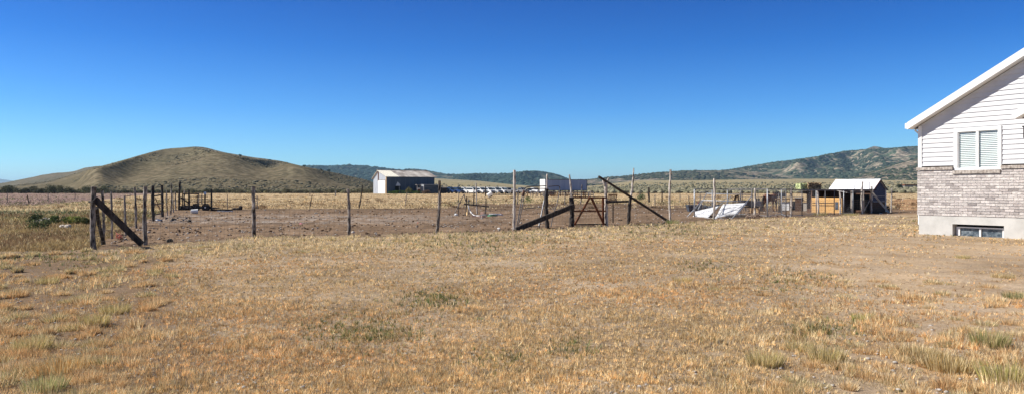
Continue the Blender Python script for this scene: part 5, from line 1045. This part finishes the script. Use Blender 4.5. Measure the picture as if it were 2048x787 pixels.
# hung pipe frame
pf = thing('pipe_hurdle', 'grey pipe hurdle standing upright before the white shed roof', 'hurdle', gnd(1724, 425.5)); Df = gnd(1724, 425.5).y - .4
for a, b in (((1710, 364), (1738.5, 364.5)), ((1710, 379.5), (1738.5, 379.5)), ((1710, 364), (1709, 380)), ((1738.5, 364), (1739, 380))): MB().tube([W(*a, Df), W(*b, Df)], .02, 6).build('pipe', 'metal', pf)
MB().tube([W(1724.5, 426, Df), W(1724.5, 364, Df)], .02, 6).build('upright', 'metal', pf)
# white roofed shed
S0 = onG(1745, 56); u = Vector((.664, -.748, 0)); ws = thing('garden_shed', 'small shed with bright white metal roof and dark blue gable', 'shed', S0, math.atan2(u.y, u.x)); GW, LW = 2.2, 3.15; eh = 1.66; rh = 2.35
# local x = u (towards gable), y = v (right-away)
hs = MB(); 
for k in range(9):
    z0 = .72 + k * .17; z1 = z0 + .165
    def hw_(z): return 0 if z <= eh else (z - eh) / (rh - eh) * GW / 2
    if z0 >= rh - .02: break
    a0, a1 = hw_(z0), hw_(min(z1, rh)); hs.add([(0, a0, z0), (0, GW - a0, z0), (0, GW - a1, z1), (0, a1, z1), (.02, a0, z0), (.02, GW - a0, z0), (.002, GW - a1, z1), (.002, a1, z1)], [(4, 5, 6, 7), (0, 4, 5, 1)[::-1], (0, 3, 7, 4), (1, 5, 6, 2)])
hs.build('gable_siding', mat('blue_black_siding', (.05, .055, .085), (.11, .115, .16), 4, .8, .2, (1, 1, 5)), ws, local=True)
MB().bx(-.04, .0, 0, GW, 0, .72).build('lower_wall', 'brown_wood', ws, local=True); MB().bx(-LW, -.05, 0, .05, 0, eh).build('side_wall', 'brown_wood', ws, local=True); MB().bx(-LW, -.05, GW - .05, GW, 0, eh).build('side_wall', 'brown_wood', ws, local=True)
MB().prism([(0, 0), (1, 0), (1, 1)], 0, 1)
bw = MB(); bw.add([(-LW, 0, 0), (-LW, GW, 0), (-LW, GW, eh), (-LW, GW / 2, rh), (-LW, 0, eh)], [(0, 1, 2, 3, 4)]); bw.add([(-.05, 0, 0), (-.05, GW, 0), (-.05, GW, eh), (-.05, GW / 2, rh), (-.05, 0, eh)], [(0, 1, 2, 3, 4)]); bw.build('end_wall', 'brown_wood', ws, local=True)
for s in (0, 1):
    y0, ym = (-.15, GW / 2) if s == 0 else (GW + .12, GW / 2); z0 = eh - .09; rf = MB()
    rf.add([(-LW - .1, y0, z0), (.12, y0, z0), (.12, ym, rh + .02), (-LW - .1, ym, rh + .02), (-LW - .1, y0, z0 + .04), (.12, y0, z0 + .04), (.12, ym, rh + .06), (-LW - .1, ym, rh + .06)], [(4, 5, 6, 7), (3, 2, 1, 0), (0, 1, 5, 4), (1, 2, 6, 5), (2, 3, 7, 6), (3, 0, 4, 7)])
    if s == 0:
        for k in range(11):
            x = -LW + k * .32; rf.add([(x, y0, z0 + .04), (x + .03, y0, z0 + .04), (x + .03, ym, rh + .06), (x, ym, rh + .06), (x, y0, z0 + .055), (x + .03, y0, z0 + .055), (x + .03, ym, rh + .075), (x, ym, rh + .075)], [(4, 5, 6, 7), (0, 4, 7, 3), (1, 2, 6, 5)])
    rf.build('roof_sheet', 'white_roof', ws, local=True)
    MB().add([(.121, y0, z0 - .04), (.121, ym, rh - .03), (.121, ym, rh + .05), (.121, y0, z0 + .04), (.14, y0, z0 - .04), (.14, ym, rh - .03), (.14, ym, rh + .05), (.14, y0, z0 + .04)], [(0, 1, 2, 3), (7, 6, 5, 4), (0, 4, 5, 1), (1, 5, 6, 2), (2, 6, 7, 3), (3, 7, 4, 0)]).build('barge_board', 'red_wood' if s == 0 else 'dark_wood', ws, local=True)
MB().bx(-.02, .045, GW - .07, GW + .04, 0, eh - .05).build('corner_trim', 'white_paint', ws, local=True)
for z in (1.13, .74): MB().bx(.022, .045, .05, GW - .08, z, z + .08).build('girt_board', 'grey_wood', ws, local=True)
o = MB().plank(W(1740.5, 380.5, 54.6), W(1779, 425.5, 54.3), .13, .04); solo(o, 'leaning_board', 'pale_wood', 'long pale board leaning from the shed eave to the ground', 'board', gnd(1779, 425.5))
o = MB(); log(o, W(1725.5, 426, 53.7), W(1746, 390, 54.4), .045); solo(o, 'leaning_pole', 'pale_bark', 'thin pale pole slanting the other way under the leaning board', 'pole', gnd(1725.5, 426))
c = gnd(1777, 422); q = thing('scrap_bin', 'dark broken bin beside the right corner of the shed', 'bin', c); MB().bx(c.x - .15, c.x + .12, c.y, c.y + .3, 0, .22).build('lower_box', 'black', q); MB().bx(c.x - .16, c.x + .05, c.y, c.y + .3, .26, .4).build('upper_box', 'black', q); MB().bx(c.x - .12, c.x - .06, c.y + .05, c.y + .1, .221, .259).build('spacer', 'black', q)
rock(1762, 427, .1, 'small white rag at the foot of the shed gable', 'white_paint', .3, 'rag', 'rag')
fence('thin stakes in the brown field between shed and house', [(1801, 402, 1801, 396, 1.2, 'pale_bark'), (1805, 401, 1806, 395, 1.2, 'pale_bark'), (1775, 386, 1775, 370, 1.3)][:2], [])
# far building and road at right
fb = thing('far_building', 'tiny far farm building on the plain beside the house', 'building', onG(1830, 700)); c = onG(1830, 700)
MB().bx(c.x - 9, c.x + 9, 700, 708, c.z - .5, c.z + 2).build('wall', 'grey_wood', fb); MB().bx(c.x - 9.6, c.x + 9.6, 699.4, 708.6, c.z + 2.003, c.z + 3).build('roof', 'red_wood', fb)

# ------------------------------------------------------------------ house
HP = Vector((15.0, 28.5, 0)); HR = math.atan2(-.848, .53); hs_ = thing('house', 'white sided house with brick base and concrete foundation', 'house', HP, HR)
GWd, dep_, pit = 9.6, 14.0, .541; zb0, zb1, zev = .70, 2.43, 3.97; rid = GWd / 2
WX0, WX1, WZ0, WZ1 = 1.255, 2.833, 2.296, 3.77
def roofz(s): return zev + pit * min(s, GWd - s)
# siding laps
sdm = MB(); lap = .166; z = zb1 + .04
zs = [z]
while zs[-1] < zev + pit * rid - .05: zs.append(zs[-1] + lap)
def sl_(z): return 0 if z <= zev else (z - zev) / pit
def lapq(a0, a1, b0, b1, z0, z1, y_out0, y_out1):
    sdm.add([(a0, -y_out0, z0), (a1, -y_out0, z0), (b1, -y_out1, z1), (b0, -y_out1, z1), (a0, .02, z0), (a1, .02, z0)], [(0, 1, 2, 3), (4, 5, 1, 0)])
for z0 in zs[:-1]:
    z1 = z0 + lap; l0, l1 = sl_(z0), min(sl_(z1), rid)
    bands = [(z0, z1)]
    for c_ in (WZ0, WZ1):
        bands = [q for (a, b) in bands for q in (((a, c_), (c_, b)) if a < c_ < b else ((a, b),))]
    for a, b in bands:
        ya = .028 - .026 * (a - z0) / lap; yb_ = .028 - .026 * (b - z0) / lap; la, lb2 = sl_(a), min(sl_(b), rid)
        if a >= WZ0 - 1e-6 and b <= WZ1 + 1e-6:
            lapq(la, WX0, lb2, WX0, a, b, ya, yb_); lapq(WX1, GWd - la, WX1, GWd - lb2, a, b, ya, yb_)
        else: lapq(la, GWd - la, lb2, GWd - lb2, a, b, ya, yb_)
sdm.build('siding', 'siding', hs_, local=True)
core = MB(); core.bx(.03, GWd - .03, .6, .7, 0, zev); core.bx(.0, .05, .03, dep_, zb0, zev); core.bx(GWd - .05, GWd, .03, dep_, 0, zev); core.bx(0, GWd, dep_ - .05, dep_, 0, zev)
core.build('wall', 'siding', hs_, local=True)
# foundation with opening
BX0, BX1, BZ = 1.22, 2.927, .415; fd_ = MB(); fd_.bx(.0, BX0, -.07, .25, -.3, zb0); fd_.bx(BX1, GWd, -.07, .25, -.3, zb0); fd_.bx(BX0, BX1, -.07, .25, BZ, zb0); fd_.bx(BX0, BX1, -.07, .25, -.3, -.06); fd_.bx(.0, .3, .253, dep_, -.3, zb0 - .003)
fd_.build('foundation', 'concrete', hs_, local=True)
bwn = thing  # keep name
fr = MB(); fr.bx(BX0 + .05, BX0 + .17, .10, .16, -.05, BZ - .13); fr.bx(BX1 - .13, BX1 - .003, .10, .16, -.05, BZ - .13); fr.bx(BX0 + .05, BX1 - .003, .10, .16, BZ - .128, BZ - .09); fr.bx(BX0 + .173, BX1 - .133, .10, .16, -.05, .0); mid_ = (BX0 + BX1) / 2; fr.bx(mid_ - .03, mid_ + .03, .098, .158, .003, BZ - .131)
bf = fr.build('basement_window', 'white_paint', hs_, local=True); MB().bx(BX0 + .17, BX1 - .13, .14, .15, .0, BZ - .13).build('pane', 'dusty_glass', bf, local=True); MB().bx(BX0 + .02, BX1 - .02, .24, .26, -.05, BZ).build('backing', 'black', bf, local=True)
wl_ = MB(); n = 14; pts = [(BX0 - .12 + (BX1 - BX0 + .24) * k / n, -.09 - .30 * math.sin(math.pi * k / n), 0) for k in range(n + 1)]
for a, b in zip(pts[:-1], pts[1:]): wl_.plank(Vector(a) + Vector((0, 0, -.06)), Vector(b) + Vector((0, 0, -.06)), .12, .02)
wl_.build('window_well', 'white_metal', hs_, local=True)
# bricks
bk2 = MB(); rb = random.Random(4); ch = (zb1 - .12 - zb0) / 17.0
def brickcol():
    k = rb.random(); 
    base_ = (.57, .55, .54) if k < .5 else (.50, .475, .47) if k < .82 else (.42, .395, .39) if k < .97 else (.32, .30, .30)
    j = rb.uniform(.85, 1.12); return tuple(v * j for v in base_)
for r_ in range(18):
    z0 = zb0 + r_ * ch
    x = -.05 - (0 if r_ % 2 == 0 else .155) - rb.uniform(0, .02)
    while x < GWd:
        L = rb.choice([.30, .30, .30, .29, .31]); a, b = max(x, -.05) + .005, min(x + L, GWd) - .005
        pieces = [(a, b)]; ztop = z0 + ch - .012
        if z0 + ch > WZ0 - .14 : pieces = [q for q in ((a, min(b, WX0 - .01)), (max(a, WX1 + .01), b)) if q[1] - q[0] > .02]
        if r_ == 17: pieces = []
        for p, q in pieces:
            if q - p > .02: d = rb.uniform(0, .008); bk2.bx(p, q, -.085 - d, -.07, z0 + .004, ztop, brickcol())
        x += L
bk2.build('brick_face', 'brick', hs_, local=True)
mo = MB(); mo.bx(-.045, GWd, -.074, -.003, zb0 + .002, WZ0 - .13); mo.bx(-.045, WX0 - .005, -.074, -.003, WZ0 - .127, zb1 - .125); mo.bx(WX1 + .005, GWd, -.074, -.003, WZ0 - .127, zb1 - .125); mo.bx(-.045, -.003, -.003, 1.5, zb0, zb1 - .125); mo.build('mortar_bed', 'mortar', hs_, local=True)
cap = MB()
def caprow(a, b, z0, z1):
    x = a
    while x < b - .01:
        x2 = min(x + .105, b); cap.bx(x + .003, x2 - .003, -.13, -.002, z0 + rb.uniform(0, .004), z1 - rb.uniform(0, .006)); x = x2
caprow(-.07, WX0 - .01, zb1 - .115, zb1); caprow(WX1 + .01, GWd, zb1 - .115, zb1); caprow(WX0 - .005, WX1 + .005, WZ0 - .125, WZ0 - .005)
cap.build('brick_cap', 'cap_brick', hs_, local=True)
# window
wf = MB(); t_ = .07; wf.bx(WX0, WX0 + .13, -.055, .06, WZ0, WZ1); wf.bx(WX1 - .11, WX1, -.055, .06, WZ0, WZ1); wf.bx(WX0 + .133, WX1 - .113, -.055, .06, WZ1 - .13, WZ1); wf.bx(WX0 + .133, WX1 - .113, -.055, .06, WZ0, WZ0 + .075); mid_ = (WX0 + WX1) / 2 + .0; wf.bx(mid_ - .045, mid_ + .045, -.035, .055, WZ0 + .078, WZ1 - .133)
wo_ = wf.build('window', 'white_paint', hs_, local=True)
sash = MB(); sash.bx(WX0 + .134, WX0 + .165, -.02, .03, WZ0 + .078, WZ1 - .133); sash.bx(WX0 + .168, mid_ - .048, -.02, .03, WZ1 - .16, WZ1 - .134); sash.build('sash', 'grey_wood' if False else 'white_paint', wo_, local=True)
for a, b in ((WX0 + .166, mid_ - .047), (mid_ + .047, WX1 - .113)):
    MB().bx(a, b, .002, .005, WZ0 + .078, WZ1 - .134).build('pane', 'pane', wo_, local=True)
    bl = MB(); z = WZ0 + .085
    while z < WZ1 - .16:
        bl.add([(a + .005, .020, z), (b - .005, .020, z), (b - .005, .030, z + .040), (a + .005, .030, z + .040), (a + .005, .022, z - .001), (b - .005, .022, z - .001), (b - .005, .032, z + .039), (a + .005, .032, z + .039)], [(0, 1, 2, 3), (7, 6, 5, 4), (0, 4, 5, 1), (3, 2, 6, 7)]); z += .064
    bl.build('blind', 'blind', wo_, local=True)
MB().bx(WX0 + .02, WX1 - .02, .07, .09, WZ0, WZ1).build('backing', mat('blind_shadow', (.16, .19, .18), (.2, .22, .21), 3), wo_, local=True)
MB().bx(-.03, .09, -.045, -.0225, zb1 + .003, zev - .02).bx(-.045, -.0305, -.045, .12, zb1 + .003, zev - .1).build('corner_trim', 'white_paint', hs_, local=True)
MB().tube([(-.10, .12, .35), (-.10, .12, zev - .3), (-.25, .12, zev - .15)], .035, 8).build('downspout', 'white_paint', hs_, local=True)
# roof
def gable_roof(par, s0, s1, y0, y1, ze, p_, oh, nm='roof', fas=.21):
    mid = (s0 + s1) / 2
    for sg in (-1, 1):
        e = (s0 - oh) if sg < 0 else (s1 + oh); zE = ze - p_ * oh; zR = ze + p_ * (mid - s0); th = .05
        rf = MB(); rf.add([(e, y0, zE + th), (mid, y0, zR + th), (mid, y1, zR + th), (e, y1, zE + th), (e, y0, zE), (mid, y0, zR), (mid, y1, zR), (e, y1, zE)], [(0, 1, 2, 3), (7, 6, 5, 4), (0, 4, 5, 1), (1, 5, 6, 2), (2, 6, 7, 3), (3, 7, 4, 0)]); rf.build(nm, 'shingle', par, local=True)
        fa = MB(); fa.add([(e, y0 - .03, zE + .045), (mid, y0 - .03, zR + .045), (mid, y0 - .03, zR - fas), (e, y0 - .03, zE - fas), (e, y0 - .003, zE + .045), (mid, y0 - .003, zR + .045), (mid, y0 - .003, zR - fas), (e, y0 - .003, zE - fas)], [(0, 1, 2, 3), (7, 6, 5, 4), (0, 4, 5, 1), (1, 5, 6, 2), (2, 6, 7, 3), (3, 7, 4, 0)]); fa.build('rake_board', 'white_paint', par, local=True)
        so_ = MB(); so_.add([(e, y0, zE - fas + .03), (mid, y0, zR - fas + .03), (mid, y0 + .36, zR - fas + .03), (e, y0 + .36, zE - fas + .03), (e, y0, zE - fas + .015), (mid, y0, zR - fas + .015), (mid, y0 + .36, zR - fas + .015), (e, y0 + .36, zE - fas + .015)], [(0, 1, 2, 3), (7, 6, 5, 4), (0, 4, 5, 1), (1, 5, 6, 2), (2, 6, 7, 3), (3, 7, 4, 0)]); so_.build('soffit', 'white_paint', par, local=True)
        gx = e - .08 if sg < 0 else e + .003; MB().bx(gx, gx + .077, y0 - .02, y1, zE - fas + .04, zE + .02).build('gutter', 'white_paint', par, local=True)
        ex0, ex1 = (e, s0) if sg < 0 else (s1, e); MB().bx(ex0, ex1, y0 + .37, y1, zE - fas + .02, zE - fas + .035).build('soffit', 'white_paint', par, local=True)
gable_roof(hs_, 0, GWd, -.33, dep_, zev + .22, pit, .284)
# projecting wing
S1, S2 = 4.0, 9.0; wg = MB(); z = zb1 + .04
zw = 4.05
while z < zw + pit * (S2 - S1) / 2 - .05:
    l0 = S1 + max(0, (z - zw) / pit); l1 = S1 + max(0, (z + lap - zw) / pit); r0, r1x = S1 + S2 - l0, S1 + S2 - l1
    if l1 < r1x: wg.add([(l0, -.722, z), (r0, -.722, z), (r1x, -.702, z + lap), (l1, -.702, z + lap), (l0, -.69, z), (r0, -.69, z)], [(0, 1, 2, 3), (4, 5, 1, 0)])
    z += lap
z = zb1 + .04
while z < zw - .1: wg.add([(S1 - .022, -.7, z), (S1 - .022, -.03, z), (S1 - .002, -.03, z + lap), (S1 - .002, -.7, z + lap)], [(0, 1, 2, 3)]); z += lap
wg.build('siding', 'siding', hs_, local=True); MB().bx(S1, S2, -.69, -.13, -.2, zb1 + .03).build('brick_base', 'cap_brick', hs_, local=True)
gable_roof(hs_, S1, S2, -1.0, 2.0, zw + .20, pit, .30)
ln = MB().bx(3.56, 3.66, -.16, -.024, 3.30, 3.66); ln.bx(3.54, 3.68, -.2, -.028, 3.663, 3.70); ln.build('dark_wall_block', 'black', hs_, local=True)  # small dark block with a flat top on the siding near the wing
# haze
if True:
    hz = MB().bx(-16000, 16000, -300, 21000, -40, 340).build('haze', M['black']); hz.data.materials.clear(); hm = bpy.data.materials.new('thin_air'); hm.use_nodes = True; t = hm.node_tree; t.nodes.clear()
    o_ = t.nodes.new('ShaderNodeOutputMaterial'); v_ = t.nodes.new('ShaderNodeVolumePrincipled'); v_.inputs['Color'].default_value = (.50, .77, 1, 1); v_.inputs['Density'].default_value = .00006; v_.inputs['Anisotropy'].default_value = .2
    t.links.new(v_.outputs[0], o_.inputs['Volume']); hz.data.materials.append(hm); tag(hz, 'thin blue haze over the distant hills', 'haze', None, 'stuff'); hz.display_type = 'WIRE'
